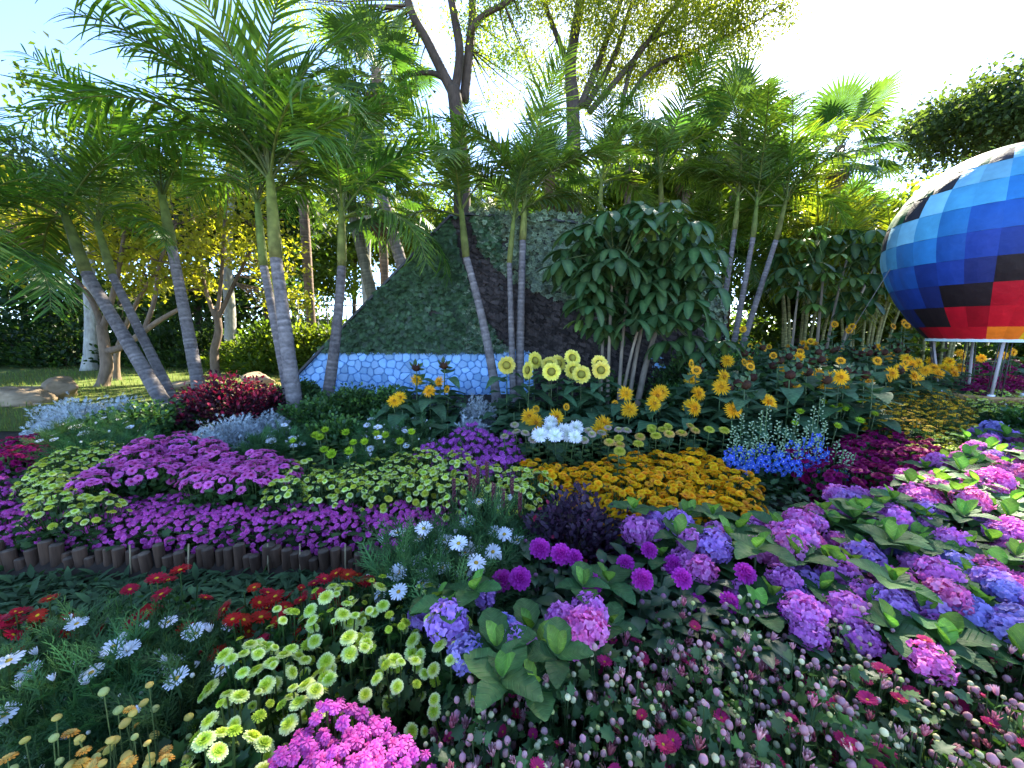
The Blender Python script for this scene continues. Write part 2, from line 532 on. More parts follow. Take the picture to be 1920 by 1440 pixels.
for poly in (stone_poly, stone_poly2):
    x0, x1 = min(p[0] for p in poly), max(p[0] for p in poly)
    z0, z1 = min(p[1] for p in poly), max(p[1] for p in poly)
    seeds = []
    nx_, nz_ = int((x1 - x0) / sp) + 3, int((z1 - z0) / (sp * .8)) + 3
    for i in range(-1, nx_):
        for j in range(-1, nz_):
            seeds.append((x0 + (i + .5 + (j % 2) * .5 + random.uniform(-.33, .33)) * sp, z0 + (j + .5 + random.uniform(-.3, .3)) * sp * .8))
    for s in seeds:
        cell = [tuple(p) for p in poly]
        cell = [tuple(p) for p in poly]
        for q in seeds:
            if q is s: continue
            dx, dz = q[0] - s[0], q[1] - s[1]
            dd = math.hypot(dx, dz)
            if dd > sp * 2.6: continue
            g = .004
            cell = clip(cell, (s[0] + q[0]) / 2 - dx / dd * g, (s[1] + q[1]) / 2 - dz / dd * g, dx / dd, dz / dd)
            if len(cell) < 3: break
        if len(cell) < 3: continue
        ar = abs(sum(cell[i][0] * cell[(i + 1) % len(cell)][1] - cell[(i + 1) % len(cell)][0] * cell[i][1] for i in range(len(cell)))) / 2
        if ar < .0015: continue
        # round the corners a little, then a domed face
        rc = []
        n = len(cell)
        for i in range(n):
            a, b, c_ = cell[i - 1], cell[i], cell[(i + 1) % n]
            rc.append((b[0] + (a[0] - b[0]) * .22, b[1] + (a[1] - b[1]) * .22))
            rc.append((b[0] + (c_[0] - b[0]) * .22, b[1] + (c_[1] - b[1]) * .22))
        cx = sum(p[0] for p in rc) / len(rc); cz = sum(p[1] for p in rc) / len(rc)
        k = random.uniform(.8, 1.15)
        base = np.array([.27, .49, .76]) * k + np.array([.06, .04, .02]) * random.random()
        rows = []
        for s_, yy in ((1.0, WY - .029), (1.0, WY - .040), (.86, WY - .050 - .006 * random.random())):
            rows.append([(cx + (p[0] - cx) * s_, yy, cz + (p[1] - cz) * s_) for p in rc])
        t = grid(rows, [[base] * len(rc)] * 3, close=True)
        m_ = len(rc)
        t = T(t.v, np.concatenate([t.lo, np.arange(2 * m_, 3 * m_)]), np.concatenate([t.sz, [m_]]), t.c)
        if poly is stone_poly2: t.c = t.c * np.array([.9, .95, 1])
        wadd('stone', t, STONEM, False)
# bark shingle band, ivy panels
band = [wp(846, 409), wp(884, 406), wp(905, 470), wp(960, 530), wp(1040, 560), wp(1180, 590), wp(1300, 585), wp(1350, 600), wp(1360, 752), wp(1004, 752), wp(1003, 668), wp(935, 640), wp(885, 560), wp(858, 470)]
def pick(n, fn):
    out = []
    xs = [p[0] for p in outline]; zs = [p[1] for p in outline]
    while len(out) < n:
        p = (random.uniform(min(xs), max(xs)), random.uniform(w_low, max(zs)))
        if inside(p, outline) and fn(p): out.append(p)
    return out
shing = box(0, .05, 0, .05, .11, .014, (.030, .024, .022))
pb_ = np.array(pick(3600, lambda p: inside(p, band)))
n = len(pb_)
ang = -0.45 + RG.normal(0, .22, n)
d = np.stack([np.cos(ang), RG.uniform(-.25, .05, n), np.sin(ang)], 1)
Rb = frames(d, (0, -1, 0.2))
wadd('bark_shingles', stamp(shing, Rb, np.stack([pb_[:, 0], np.full(n, WY - .02) - RG.uniform(0, .045, n), pb_[:, 1]], 1), RG.uniform(.7, 1.3, n), np.repeat(RG.uniform(.5, 2.1, n)[:, None], 3, 1)), WOOD, False, 'stuff', 'dark bark shingles in a winding band')
def five_leaf(c, c1):
    pts_ = [(0, 0), (.28, -.08), (.5, .22), (.30, .40), (.34, .72), (.10, .66), (0, 1.0), (-.10, .66), (-.34, .72), (-.30, .40), (-.5, .22), (-.28, -.08)]
    v = [(0, .35, .06)] + [(x, y, -.05 * abs(x)) for x, y in pts_]
    f = [(0, 1 + i, 1 + (i + 1) % 12) for i in range(12)]
    return from_faces(v, f, np.array([c] + [c1] * 12))
ivy = five_leaf((.065, .125, .055), (.05, .10, .042))
ivy2 = five_leaf((.06, .10, .045), (.20, .25, .16))
def ivy_panel(name, leaf, n, fn, label, s0, s1, hole):
    p_ = np.array(pick(n, fn))
    keep = np.ones(n, bool)
    for hx, hz, hr in hole:
        dd = np.hypot((p_[:, 0] - hx) / 1.6, p_[:, 1] - hz)
        keep &= (dd > hr * RG.uniform(.2, 1.0, n))
    p_ = p_[keep]; n = len(p_)
    d = np.stack([RG.normal(0, .6, n), RG.uniform(-.5, -.1, n), RG.normal(-.7, .5, n)], 1)
    R = frames(d, (0, -1, .5))
    wadd(name, stamp(leaf, R, np.stack([p_[:, 0], WY - .03 - RG.uniform(0, .08, n) - .10 * np.clip(np.sin(p_[:, 0] * 5.1 + 2 * np.sin(p_[:, 1] * 4.3)) * np.sin(p_[:, 1] * 6.1 + p_[:, 0] * 2.3), 0, 1), p_[:, 1]], 1), RG.uniform(s0, s1, n), np.repeat(RG.uniform(.55, 1.5, n)[:, None], 3, 1)), LEAF, True, 'stuff', label)
def edge_ivy(a, b, n, leaf, name, label):
    a, b = np.array(wp(*a)), np.array(wp(*b))
    t = RG.uniform(0, 1, n)[:, None]
    q = a + (b - a) * t + np.stack([RG.normal(0, .02, n), RG.normal(.01, .045, n) + .03 * np.sin(t[:, 0] * 37)], 1)
    d_ = np.stack([RG.normal(0, .7, n), RG.uniform(-.8, .3, n), RG.normal(.1, .6, n)], 1)
    wadd(name, stamp(leaf, frames(d_, (0, -.7, .7)), np.stack([q[:, 0], WY + RG.uniform(-.16, .10, n), q[:, 1]], 1), RG.uniform(.06, .11, n), np.repeat(RG.uniform(.6, 1.5, n)[:, None], 3, 1)), LEAF, True, 'stuff', label)
edge_ivy((884, 404), (1060, 416), 420, ivy2, 'ivy_leaves', 'ragged ivy along the wall top')
edge_ivy((1060, 416), (1310, 450), 480, ivy2, 'ivy_leaves', 'ragged ivy along the sinking wall top')
edge_ivy((1310, 450), (1353, 600), 260, ivy2, 'ivy_leaves', 'ragged ivy down the far wall end')
zc = wp(592, 656)[1]
hole1 = [(*wp(815, 585), .22), (*wp(795, 470), .10), (*wp(705, 600), .08)]
ivy_panel('ivy_leaves', ivy, 6500, lambda p: not inside(p, band) and p[1] > zc and p[0] < wp(940, 600)[0], 'plain dark green ivy', .07, .12, hole1)
ivy_panel('ivy_leaves', ivy2, 5200, lambda p: not inside(p, band) and p[1] > zc and p[0] > wp(870, 420)[0], 'pale edged variegated ivy', .06, .10, [(*wp(940, 460), .15), (*wp(1010, 440), .06)])

# ------------------------------------------------------------------ flower heads (axis +Z, centre at the origin)
def ring(pet, n, tilt, rbase, z=0.0, jit=0.06, phase=0.0, s=1.0, cj=0.12):
    """n petals round the axis; tilt 0 = flat, pi/2 = upright"""
    out = []
    for i in range(n):
        a = phase + 2 * math.pi * i / n + random.uniform(-jit, jit)
        t = tilt + random.uniform(-jit, jit) * 1.5
        R = rz(a) @ rx(t)
        base = rz(a) @ np.array([0, rbase, z])
        out.append(xf(pet, R, base, s * random.uniform(.9, 1.08), np.ones(3) * random.uniform(1 - cj, 1 + cj)))
    return merge(out)

def pompon(R, c_out, c_in, n=38, flat=0.75):
    pet = blade2(R * .62, R * .44, prof(.5, .25), 2, .25, np.array(c_out) * .85, c_out, lift=.25)
    out = []
    for i in range(n):
        f = (i + .5) / n
        th = math.acos(1 - f * 1.25)
        ph = i * 2.39996
        nrm = np.array([math.sin(th) * math.cos(ph), math.sin(th) * math.sin(ph), math.cos(th)])
        tan = np.array([math.cos(th) * math.cos(ph), math.cos(th) * math.sin(ph), -math.sin(th)])
        d = tan * .9 + nrm * (.55 if th < 1.3 else .1)
        mix = max(0, 1 - th / .7)
        cm = (np.array(c_in) * mix + np.array(c_out) * (1 - mix)) / np.array(c_out)
        out.append(stamp(pet, frames(d, nrm), [nrm * R * .62 * np.array([1, 1, flat])], [random.uniform(.9, 1.15)], [cm * random.uniform(.88, 1.12)]))
    out.append(xf(ellipsoid(R * .66, R * .66, R * .55, 4, 8, np.array(c_out) * .7, c_in)))
    return merge(out)

def button_mum(R, c_out, c_mid, c_in, n=20):
    p1 = blade2(R * .62, R * .30, prof(.5, .22), 2, .12, c_mid, c_out, lift=.05)
    p2 = blade2(R * .46, R * .26, prof(.5, .25), 2, .1, c_in, c_mid, lift=.05)
    p3 = blade2(R * .28, R * .2, prof(.5, .3), 1, .0, c_in, c_in)
    return merge([ring(p1, n, -.10, R * .40, 0), ring(p1, n - 2, .16, R * .36, R * .08, phase=.15, s=.93),
                  ring(p2, 14, .45, R * .26, R * .13), ring(p2, 10, .8, R * .16, R * .14, s=.8),
                  ring(p3, 8, 1.0, R * .08, R * .16), xf(dome(R * .34, R * .2, 2, 8, c_in), loc=(0, 0, R * .05)),
                  xf(dome(R * .42, -R * .25, 2, 8, (.07, .12, .03)), loc=(0, 0, -.0))])

def daisy(R, c_pet, c_tip, c_disc, n=16, rdisc=.28, w=.26, layers=1, tilt=.05):
    p = blade(R * (1 - rdisc * .6), R * w, prof(.45, .2), 3, .15, .12, c_pet, c_tip, lift=.05)
    parts = [ring(p, n, tilt + .22 * k, R * rdisc * .6, R * .03 * k, phase=.2 * k, s=1 - .14 * k) for k in range(layers)]
    parts.append(dome(R * rdisc, R * rdisc * .55, 3, 10, np.array(c_disc) * .75, c_disc))
    parts.append(dome(R * rdisc * 1.1, -R * .18, 2, 8, (.06, .11, .03)))
    return merge(parts)

def dahlia(R, c_out, c_in):
    p = blade(R * .55, R * .36, prof(.6, .3), 3, .75, -.15, c_in, c_out, lift=.0)
    parts = []
    for k, (n, tl, rb, s) in enumerate([(13, -.35, .42, 1.0), (13, .0, .40, 1.0), (12, .35, .33, .95), (10, .7, .24, .82), (8, 1.05, .15, .66), (5, 1.35, .06, .5)]):
        parts.append(ring(p, n, tl, R * rb, R * .10 * k, phase=.24 * k, s=s))
    parts.append(ellipsoid(R * .4, R * .4, R * .3, 4, 8, c_in))
    return merge(parts)

def ray_burst(R, c_pet, c_tip, c_disc, n=26, layers=3, w=.16):
    """shaggy double sunflower"""
    p = blade(R * .78, R * w, prof(.35, .55), 3, .25, .1, c_pet, c_tip)
    parts = [ring(p, n - 3 * k, .0 + .33 * k, R * (.26 - .05 * k), R * .05 * k, jit=.16, phase=.1 * k, s=1 - .2 * k, cj=.15) for k in range(layers)]
    parts.append(dome(R * .32, R * .16, 3, 10, c_disc))
    parts.append(dome(R * .42, -R * .2, 2, 9, (.06, .13, .03)))
    return merge(parts)

def spider(R, c, c_in):
    p = blade2(R * .9, R * .14, prof(.3, .3), 3, -.25, c_in, c)
    return merge([ring(p, 22, .05, R * .1, 0, .12), ring(p, 18, .4, R * .08, R * .1, .12, s=.9), ring(p, 12, .85, R * .05, R * .15, .12, s=.7)])

def hydra_head(R, cA, cB, n=76):
    pe = blade(R * .24, R * .25, prof(.5, .3), 2, .35, .15, np.array([1, 1, 1.]) * .8, np.array([1, 1, 1.]), wave=.12)
    fl = merge([ring(pe, 4, .3, R * .015, 0, .25), ellipsoid(R * .03, R * .03, R * .03, 2, 5, (.9, .9, 1))])
    out = [ellipsoid(R * .74, R * .74, R * .6, 5, 9, np.array(cA) * .8)]
    for i in range(n):
        f = (i + .5) / n
        th = math.acos(1 - f * 1.45)
        ph = i * 2.39996 + random.uniform(-.2, .2)
        nrm = np.array([math.sin(th) * math.cos(ph), math.sin(th) * math.sin(ph), math.cos(th)])
        nr2 = norm((nrm + RG.normal(0, .32, 3))[None])[0]
        tv = norm(np.cross(nr2, RG.normal(0, 1, 3))[None])
        k = random.random()
        cc = np.array(cA) * k + np.array(cB) * (1 - k)
        out.append(stamp(fl, frames(tv, nr2), [nrm * R * random.uniform(.80, 1.06) * np.array([1, 1, .82])], [random.uniform(.85, 1.2)], [cc * random.uniform(.85, 1.15)]))
    return merge(out)

def bud(R, L, c0, c1):
    t = ellipsoid(R, R, L / 2, 5, 7, c0, c1)
    sep = blade2(L * .5, R * .9, prof(.4, .4), 2, .0, (.09, .15, .05))
    return merge([xf(t, loc=(0, 0, L / 2)), ring(sep, 5, 1.15, R * .4, 0, .1)])

def open_bud(R, L, c0, c1, n=9):
    p = blade(L, R * .5, prof(.5, .35), 3, .5, -.12, c0, c1)
    return merge([ring(p, n, 1.15, R * .25, 0, .12, cj=.2), ring(p, max(4, n - 3), 1.38, R * .12, 0, .1, s=.9, cj=.2), ellipsoid(R * .3, R * .3, R * .3, 3, 6, (.09, .14, .05))])

# ------------------------------------------------------------------ leaves
OVATE, HEART, LANCE = prof(.75, .75), prof(.42, .85), prof(.6, .9)
def mum_leaf(L, c, c1):
    pts_ = [(0, 0), (.05, .12), (.24, .16), (.20, .30), (.38, .42), (.26, .52), (.30, .72), (.13, .72), (0, 1.0)]
    o = pts_ + [(-x, y) for x, y in pts_[-2:0:-1]]
    v = [(0, .42 * L, .0)] + [(x * L, y * L, (.14 * abs(x) - .22 * y * y + .05) * L) for x, y in o]
    n = len(o)
    return from_faces(v, [(0, 1 + i, 1 + (i + 1) % n) for i in range(n)], np.array([c1] + [c] * n))

def feather_leaf(L, c, c1, pairs=6):
    seg = blade2(1, .13, LANCE, 2, .1, c, c1)
    out = [blade2(L, L * .05, prof(.1, .3), 4, .18, c, c1)]
    for i in range(pairs):
        t = .25 + .7 * i / (pairs - 1)
        for s in (-1, 1):
            l = L * (.36 if i < pairs - 2 else .22) * random.uniform(.8, 1.1)
            R = rz(-s * .75)
            b = np.array([0, L * t, -L * .18 * t * t])
            out.append(xf(seg, R, b, l))
            sub = xf(seg, rz(-s * .2), b + R @ np.array([0, l * .45, 0]), l * .55)
            out.append(sub)
    return merge(out)

def mound(leaf, n, r, h, s0, s1, upward=.6, shell=.35, jitter=.45, droop=0.0, zmin=.02, cvar=.35, stems=0, sc_=(.06, .11, .03)):
    """n leaves filling a dome of radius r, height h"""
    u = RG.uniform(0, 1, n)
    th = np.arccos(1 - u * .98)
    ph = RG.uniform(0, 6.283, n)
    k = 1 - shell * RG.uniform(0, 1, n) ** 1.5 * 1.3
    k = np.clip(k, .1, 1)
    nrm = np.stack([np.sin(th) * np.cos(ph), np.sin(th) * np.sin(ph), np.cos(th)], 1)
    p = nrm * np.array([r, r, h]) * k[:, None]
    p[:, 2] = np.maximum(p[:, 2], zmin)
    d = nrm * np.array([1, 1, .3]) + np.array([0, 0, upward - droop]) + RG.normal(0, jitter, (n, 3))
    R = frames(d, norm(nrm + np.array([0, 0, .8])) + RG.normal(0, .25, (n, 3)))
    s = RG.uniform(s0, s1, n)
    cm = np.repeat(RG.uniform(1 - cvar, 1 + cvar, n)[:, None], 3, 1)
    out = [stamp(leaf, R, p - norm(d) * (s * .4)[:, None] * 0.0, s, cm)]
    for i in range(stems):
        a = random.uniform(0, 6.28); q = random.uniform(.2, .95)
        e = np.array([r * q * math.cos(a), r * q * math.sin(a), h * math.sqrt(max(.05, 1 - q * q)) * .95])
        out.append(tube(qpath((e[0] * .15, e[1] * .15, 0), (e[0] * .5, e[1] * .5, e[2] * .6), e, 4), .0035, 4, sc_, cap=False))
    return merge(out)

def dome_spots(n, r, h, thmax=1.25, jit=.12, tilt=.6, rise=0.0):
    """head positions over a dome: (loc, normal)"""
    out = []
    for i in range(n):
        f = (i + .5) / n
        th = math.acos(1 - f * (1 - math.cos(thmax)))
        ph = i * 2.39996 + random.uniform(-.35, .35)
        th += random.uniform(-jit, jit)
        nr = np.array([math.sin(th) * math.cos(ph), math.sin(th) * math.sin(ph), math.cos(th)])
        p = nr * np.array([r, r, h]) * random.uniform(.95, 1.04) + np.array([0, 0, rise])
        d = norm((nr * np.array([tilt, tilt, 1]) + RG.normal(0, .16, 3))[None])[0]
        out.append((p, d))
    return out

def zframe(d, spin=None):
    """matrix whose local +Z is d"""
    d = norm(np.asarray(d, float)[None])[0]
    a = np.array([1.0, 0, 0]) if abs(d[0]) < .8 else np.array([0, 1.0, 0])
    x = norm(np.cross(a, d)[None])[0]
    y = np.cross(d, x)
    R = np.stack([x, y, d], 1)
    return R @ rz(random.uniform(0, 6.28) if spin is None else spin)

# ------------------------------------------------------------------ a bedding plant = foliage + flower heads
class Kind:
    def __init__(s, name, label, cat, group, fol, heads, spots, hs=(.85, 1.15), part='flower_head', stem=None, fol_name='foliage'):
        s.__dict__.update(locals())

def place(k, loc, sc_=1.0, rot=None, label=None, group=None, tilt=None, sub=1.0):
    r = thing(k.name, label or k.label, k.cat, loc, random.uniform(0, 6.28) if rot is None else rot, group or k.group, sc_)
    i = random.randrange(len(k.fol))
    obj(k.fol_name, k.fol[i], r)
    spots = k.spots[i]
    for p, d in spots:
        if sub < 1 and random.random() > sub: continue
        hm = random.choice(k.heads)
        obj(k.part, hm, r, M4(zframe(d), p - (d * .012 if random.random() < .1 else 0), random.uniform(*k.hs) * (random.uniform(.5, .7) if random.random() < .12 else 1)))
    return r

def wpoly(px_poly, h):
    return [(p.x, p.y) for p in (hit(x, y, h) for x, y in px_poly)]

def fill(px_poly, h, spacing, jit=.25, ymax=9.0):
    """regular planting of a bed whose flower tops are outlined by px_poly at height h over the ground"""
    poly = wpoly(px_poly, h)
    x0, x1 = min(p[0] for p in poly), max(p[0] for p in poly)
    y0, y1 = min(p[1] for p in poly), max(p[1] for p in poly)
    out = []
    j, y = 0, y0 + spacing * .3
    while y < y1:
        x = x0 + spacing * (.3 + .5 * (j % 2))
        while x < x1:
            q = (x + random.uniform(-jit, jit) * spacing, y + random.uniform(-jit, jit) * spacing)
            if inside(q, poly) and q[1] < ymax:
                out.append(on_ground(*q))
            x += spacing
        y += spacing * .87
        j += 1
    return out

def stalks(spots, c=(.07, .12, .03), r=.003, base=.0):
    out = []
    for p, d in spots:
        b = np.array([p[0] * .35, p[1] * .35, base])
        out.append(tube(qpath(b, (p[0] * .8, p[1] * .8, p[2] * .6), p - d * .004, 4), r, 4, c, cap=False))
    return merge(out)

# ------------------------------------------------------------------ bedding plants
GREEN_D, GREEN_M, GREEN_L = (.040, .100, .028), (.058, .135, .034), (.085, .17, .045)
MLEAF = mum_leaf(1.0, GREEN_D, GREEN_M)
def fol(name, leaf, n, r, h, s0, s1, spots, mat=None, stalk=True, **kw):
    t = [mound(leaf, n, r, h, s0, s1, **kw)]
    if stalk and spots: t.append(stalks(spots))
    return mesh(merge(t), name, mat or LEAF)
def kind(name, label, cat, group, heads, nh, r, h, thmax, leaf=None, nl=170, ls=(.035, .06), fr=1.0, fh=.86, var=3, tilt=.6, hs=(.85, 1.15), part='flower_head', mat=None, jit=.12, stalk=True, **kw):
    fols, sps = [], []
    for i in range(var):
        sp_ = dome_spots(nh, r, h, thmax, jit, tilt)
        sps.append(sp_)
        fols.append(fol('foliage', MLEAF if leaf is None else leaf, nl, r * fr, h * fh, ls[0], ls[1], sp_, mat, stalk, **kw))
    return Kind(name, label, cat, group, fols, heads, sps, hs, part)
def heads(fn, n, mat=None):
    return [mesh(fn(), 'flower_head', mat or PETAL, True) for _ in range(n)]

# 1 purple pompon mums over the log edging
H_POMP = heads(lambda: pompon(.0150, (.74, .15, .55), (.66, .05, .38)), 3)
POMP = kind('pompon_chrysanthemum', 'dense mound of purple pompon chrysanthemums spilling over the log edging', 'flower plant', 'purple pompon chrysanthemums along the log edging', H_POMP, 128, .165, .185, 1.5, nl=90, fr=.9)
xs = -4.3
while xs < -.42:
    for row, yy in enumerate((2.47, 2.63, 2.78)):
        x = xs + .08 * row + random.uniform(-.03, .03)
        if row == 2 and x > -2.4: continue
        place(POMP, on_ground(x, yy + random.uniform(-.02, .02), -.01), random.uniform(.9, 1.1), sub=1 if row < 2 else .8)
    xs += .19
for p in fill([(-260, 905), (-120, 850), (60, 835), (50, 880), (0, 905), (-100, 960), (-300, 990)], .22, .22):
    place(POMP, p, 1.0, label='purple pompon chrysanthemum mound at the grassy end of the bed', group='purple pompon chrysanthemums at the grassy end', sub=.7)
H_POMPF = heads(lambda: pompon(.0165, (.74, .15, .55), (.66, .05, .38)), 3)
POMPF = kind('pompon_chrysanthemum', '', 'flower plant', None, H_POMPF, 84, .15, .40, 1.25, nl=150, fr=.95, fh=.85)
for p in ((505, 1490), (560, 1432), (620, 1372), (690, 1400), (640, 1460), (740, 1440), (590, 1500), (680, 1480)):
    w = hit(p[0], p[1], .36)
    place(POMPF, on_ground(w.x, w.y, .0), random.uniform(.92, 1.06), label='purple pompon chrysanthemum between lime mums and pink budded plants', group='purple pompons in front of the lime mums')
for p in ((1375, 1465), (895, 1452)):
    w = hit(p[0], p[1], .3)
    place(POMP, on_ground(w.x, w.y, .02), .55, label='lone purple pompon spray among pink budded plants', group='lone purple pompon sprays', sub=.35)

# 2 pink-purple daisy mums with dark hearts
H_PINK = heads(lambda: daisy(.030, (.62, .06, .32), (.80, .22, .60), (.30, .01, .10), 15, .26, .34, 2, .05), 3)
PINK = kind('daisy_chrysanthemum', 'mauve daisy chrysanthemums with dark magenta hearts and deep green leaves', 'flower plant', 'mauve daisy chrysanthemums', H_PINK, 36, .18, .37, .82, nl=240, ls=(.045, .075), tilt=.8)
for p in fill([(165, 900), (205, 855), (255, 820), (330, 812), (420, 845), (550, 852), (555, 876), (470, 890), (330, 895), (225, 892)], .34, .23):
    place(PINK, p, random.uniform(.95, 1.15))

# 3 lime button mums
LIME = ((.80, .88, .42), (.66, .80, .12), (.42, .58, .02))
H_LIME = heads(lambda: button_mum(.023, *LIME), 3)
H_LIME_B = heads(lambda: button_mum(.031, *LIME, 22), 3) + heads(lambda: button_mum(.022, (.55, .68, .08), (.46, .60, .04), (.36, .5, .02), 16), 1)
H_LIME_Y = heads(lambda: button_mum(.022, (.62, .66, .10), (.58, .62, .06), (.45, .5, .02)), 2)
LIMEK = kind('button_chrysanthemum', 'pale lime button chrysanthemums between mauve daisies and orange mums', 'flower plant', 'lime button mums in the middle bed', H_LIME + H_LIME_Y[:1], 40, .18, .33, 1.05, nl=170, tilt=.55, leaf=mum_leaf(1.0, (.045, .10, .03), (.06, .12, .035)))
for p in fill([(500, 915), (540, 880), (690, 864), (800, 846), (930, 874), (1015, 890), (1010, 912), (940, 935), (800, 925), (640, 918)], .30, .22):
    place(LIMEK, p, random.uniform(.9, 1.15))
for p in fill([(30, 915), (90, 850), (180, 832), (240, 850), (170, 905), (215, 955), (100, 950)], .26, .23):
    place(LIMEK, p, random.uniform(.9, 1.1), label='pale lime button mums growing left of the mauve daisies', group='lime button mums beside the mauve daisies')
LIMEF = kind('button_chrysanthemum', 'large white-edged lime button mums beside the red daisies', 'flower plant', 'large lime button mums in the front bed', H_LIME_B, 26, .17, .44, 1.15, nl=150, ls=(.05, .085), tilt=.75, fh=.72, jit=.2, hs=(.55, 1.02))
for p in fill([(395, 1250), (440, 1185), (560, 1135), (700, 1095), (815, 1105), (885, 1190), (880, 1290), (640, 1310), (560, 1390), (500, 1480), (340, 1500), (310, 1390), (400, 1300)], .40, .20, .2):
    place(LIMEF, p, random.uniform(.9, 1.05))

# 4 orange mums
H_OR = heads(lambda: button_mum(.031, (.95, .62, .012), (.94, .55, .008), (.86, .38, .006), 20), 3) + heads(lambda: daisy(.030, (.8, .30, .01), (.88, .46, .015), (.50, .12, .01), 18, .3, .3, 2, .1), 1)
ORANGE = kind('orange_chrysanthemum', 'golden orange chrysanthemums packed in a low carpet', 'flower plant', 'golden orange chrysanthemums', H_OR, 52, .18, .30, 1.3, nl=110, tilt=.6)
for p in fill([(985, 872), (1060, 858), (1230, 848), (1330, 835), (1395, 885), (1425, 930), (1370, 955), (1170, 958), (1100, 915), (990, 890)], .30, .21):
    place(ORANGE, p, random.uniform(.95, 1.1))

# 5 small violet clusters
H_VIO = heads(lambda: pompon(.021, (.58, .14, .56), (.38, .05, .36), 26), 3)
VIO = kind('flowering_plant', 'violet clustered blooms below the silver bush', 'flower plant', 'violet clustered blooms', H_VIO, 52, .19, .33, 1.4, nl=120)
for p in fill([(800, 845), (850, 808), (905, 800), (955, 818), (985, 872), (880, 882), (820, 872)], .30, .21):
    place(VIO, p, random.uniform(.95, 1.15))

# 6 crimson mums
H_CR = heads(lambda: button_mum(.034, (.40, .006, .15), (.30, .005, .10), (.18, .003, .06), 20), 3)
CRIM = kind('crimson_chrysanthemum', 'dark crimson chrysanthemums behind the blue delphiniums', 'flower plant', 'dark crimson chrysanthemums', H_CR, 38, .2, .32, 1.3, nl=120)
for p in fill([(1440, 850), (1560, 835), (1640, 802), (1700, 812), (1775, 845), (1740, 868), (1690, 880), (1620, 915), (1540, 880)], .30, .22):
    place(CRIM, p, random.uniform(.95, 1.12))
for p in fill([(1800, 742), (1815, 712), (1990, 708), (1990, 740)], .3, .3):
    place(CRIM, p, 1.2, label='magenta chrysanthemums in the bed beyond the balloon basket', group='magenta chrysanthemums beyond the basket')
for p in fill([(1800, 690), (1815, 678), (1990, 676), (1990, 692)], .3, .5):
    place(CRIM, p, 1.4, label='dark red chrysanthemums in the farthest bed under the balloon', group='dark red chrysanthemums in the farthest bed')
for p in fill([(10, 868), (30, 822), (75, 815), (80, 850)], .24, .18):
    place(CRIM, p, .9, label='dark crimson chrysanthemums next to the grassy bed end', group='dark crimson chrysanthemums by the grass')
for p in fill([(1815, 772), (1820, 738), (1990, 742), (1990, 775)], .28, .26):
    place(LIMEK, p, 1.1, label='sunlit lime button mums behind the balloon basket', group='lime button mums behind the basket')
for p in fill([(1700, 850), (1700, 812), (1780, 795), (1890, 812), (1890, 850), (1790, 870)], .28, .23):
    place(LIMEK, p, 1.0, label='green budded lime mums in front of the balloon basket', group='lime mums in front of the basket')

# 7 red daisy mums with yellow hearts
H_RED = heads(lambda: daisy(.037, (.40, .012, .012), (.36, .004, .012), (.80, .50, .02), 17, .24, .22, 2, .12), 3)
REDK = kind('daisy_chrysanthemum', 'dark red daisy chrysanthemums with yellow hearts by the logs', 'flower plant', 'red daisy chrysanthemums near the log edging', H_RED, 8, .13, .40, 1.1, nl=120, fh=.8, tilt=.9, ls=(.03, .055), jit=.25)
for q in ((425, 1150), (455, 1125), (490, 1110), (520, 1130), (560, 1105), (600, 1095), (640, 1085), (585, 1130), (520, 1170), (455, 1180), (665, 1085), (300, 1100), (240, 1115), (330, 1095)):
    w = hit(q[0], q[1], .36)
    place(REDK, on_ground(w.x, w.y), random.uniform(.9, 1.05), sub=.8)
for q in ((30, 1165), (75, 1150), (-20, 1190)):
    w = hit(q[0], q[1], .34)
    place(REDK, on_ground(w.x, w.y), .95, label='dark red daisy chrysanthemums at the far end of the white daisies', group='red daisies at the end of the white daisies')

# 8 white marguerite daisies in feathery foliage
FLEAF = feather_leaf(1.0, (.040, .105, .036), (.065, .15, .048))
H_DAISY = heads(lambda: daisy(.040, (.80, .82, .84), (.84, .86, .9), (.62, .42, .05), 18, .24, .24, 1, .18), 3)
H_DBUD = [mesh(bud(.008, .02, (.6, .62, .35), (.82, .82, .78)), 'bud', PETAL), mesh(open_bud(.014, .026, (.75, .78, .78), (.82, .84, .88), 8), 'bud', PETAL)]
def daisy_kind(label, group, nd, nb, r, h, var=3):
    fols, sps = [], []
    for i in range(var):
        s1 = [(p + np.array([0, 0, random.uniform(.01, .06)]), norm((np.array([d[0], d[1] - .45, d[2] * 1.6]))[None])[0]) for p, d in dome_spots(nd, r * .9, h, .95, .2, .4)]
        s2 = [(p + np.array([0, 0, .03]), d) for p, d in dome_spots(nb, r, h, 1.1, .25, .5)]
        sps.append((s1, s2))
        t = merge([mound(FLEAF, 250, r, h, .09, .16, upward=.5, shell=.45, jitter=.4), stalks(s1 + s2, r=.0022, base=h * .4)])
        fols.append(mesh(t, 'foliage', LEAF_SOFT))
    def put(loc, s=1.0, sub=1.0):
        i = random.randrange(var)
        r_ = thing('marguerite_daisy', label, 'daisy', loc, random.uniform(-.5, .5), group, s)
        obj('foliage', fols[i], r_)
        for p, d in sps[i][0]:
            if random.random() < sub: obj('flower_head', random.choice(H_DAISY), r_, M4(zframe(d), p, random.uniform(.8, 1.1)))
        for p, d in sps[i][1]:
            obj('bud', random.choice(H_DBUD), r_, M4(zframe(d), p, random.uniform(.8, 1.2)))
    return put
D_FRONT = daisy_kind('white marguerite with feathery leaves in front of the log edging', 'feathery white marguerites in front of the logs', 4, 6, .20, .33)
for p in fill([(-120, 1250), (0, 1215), (110, 1150), (330, 1125), (415, 1165), (385, 1270), (200, 1330), (-120, 1420)], .33, .24):
    D_FRONT(p, random.uniform(.9, 1.1), .45)
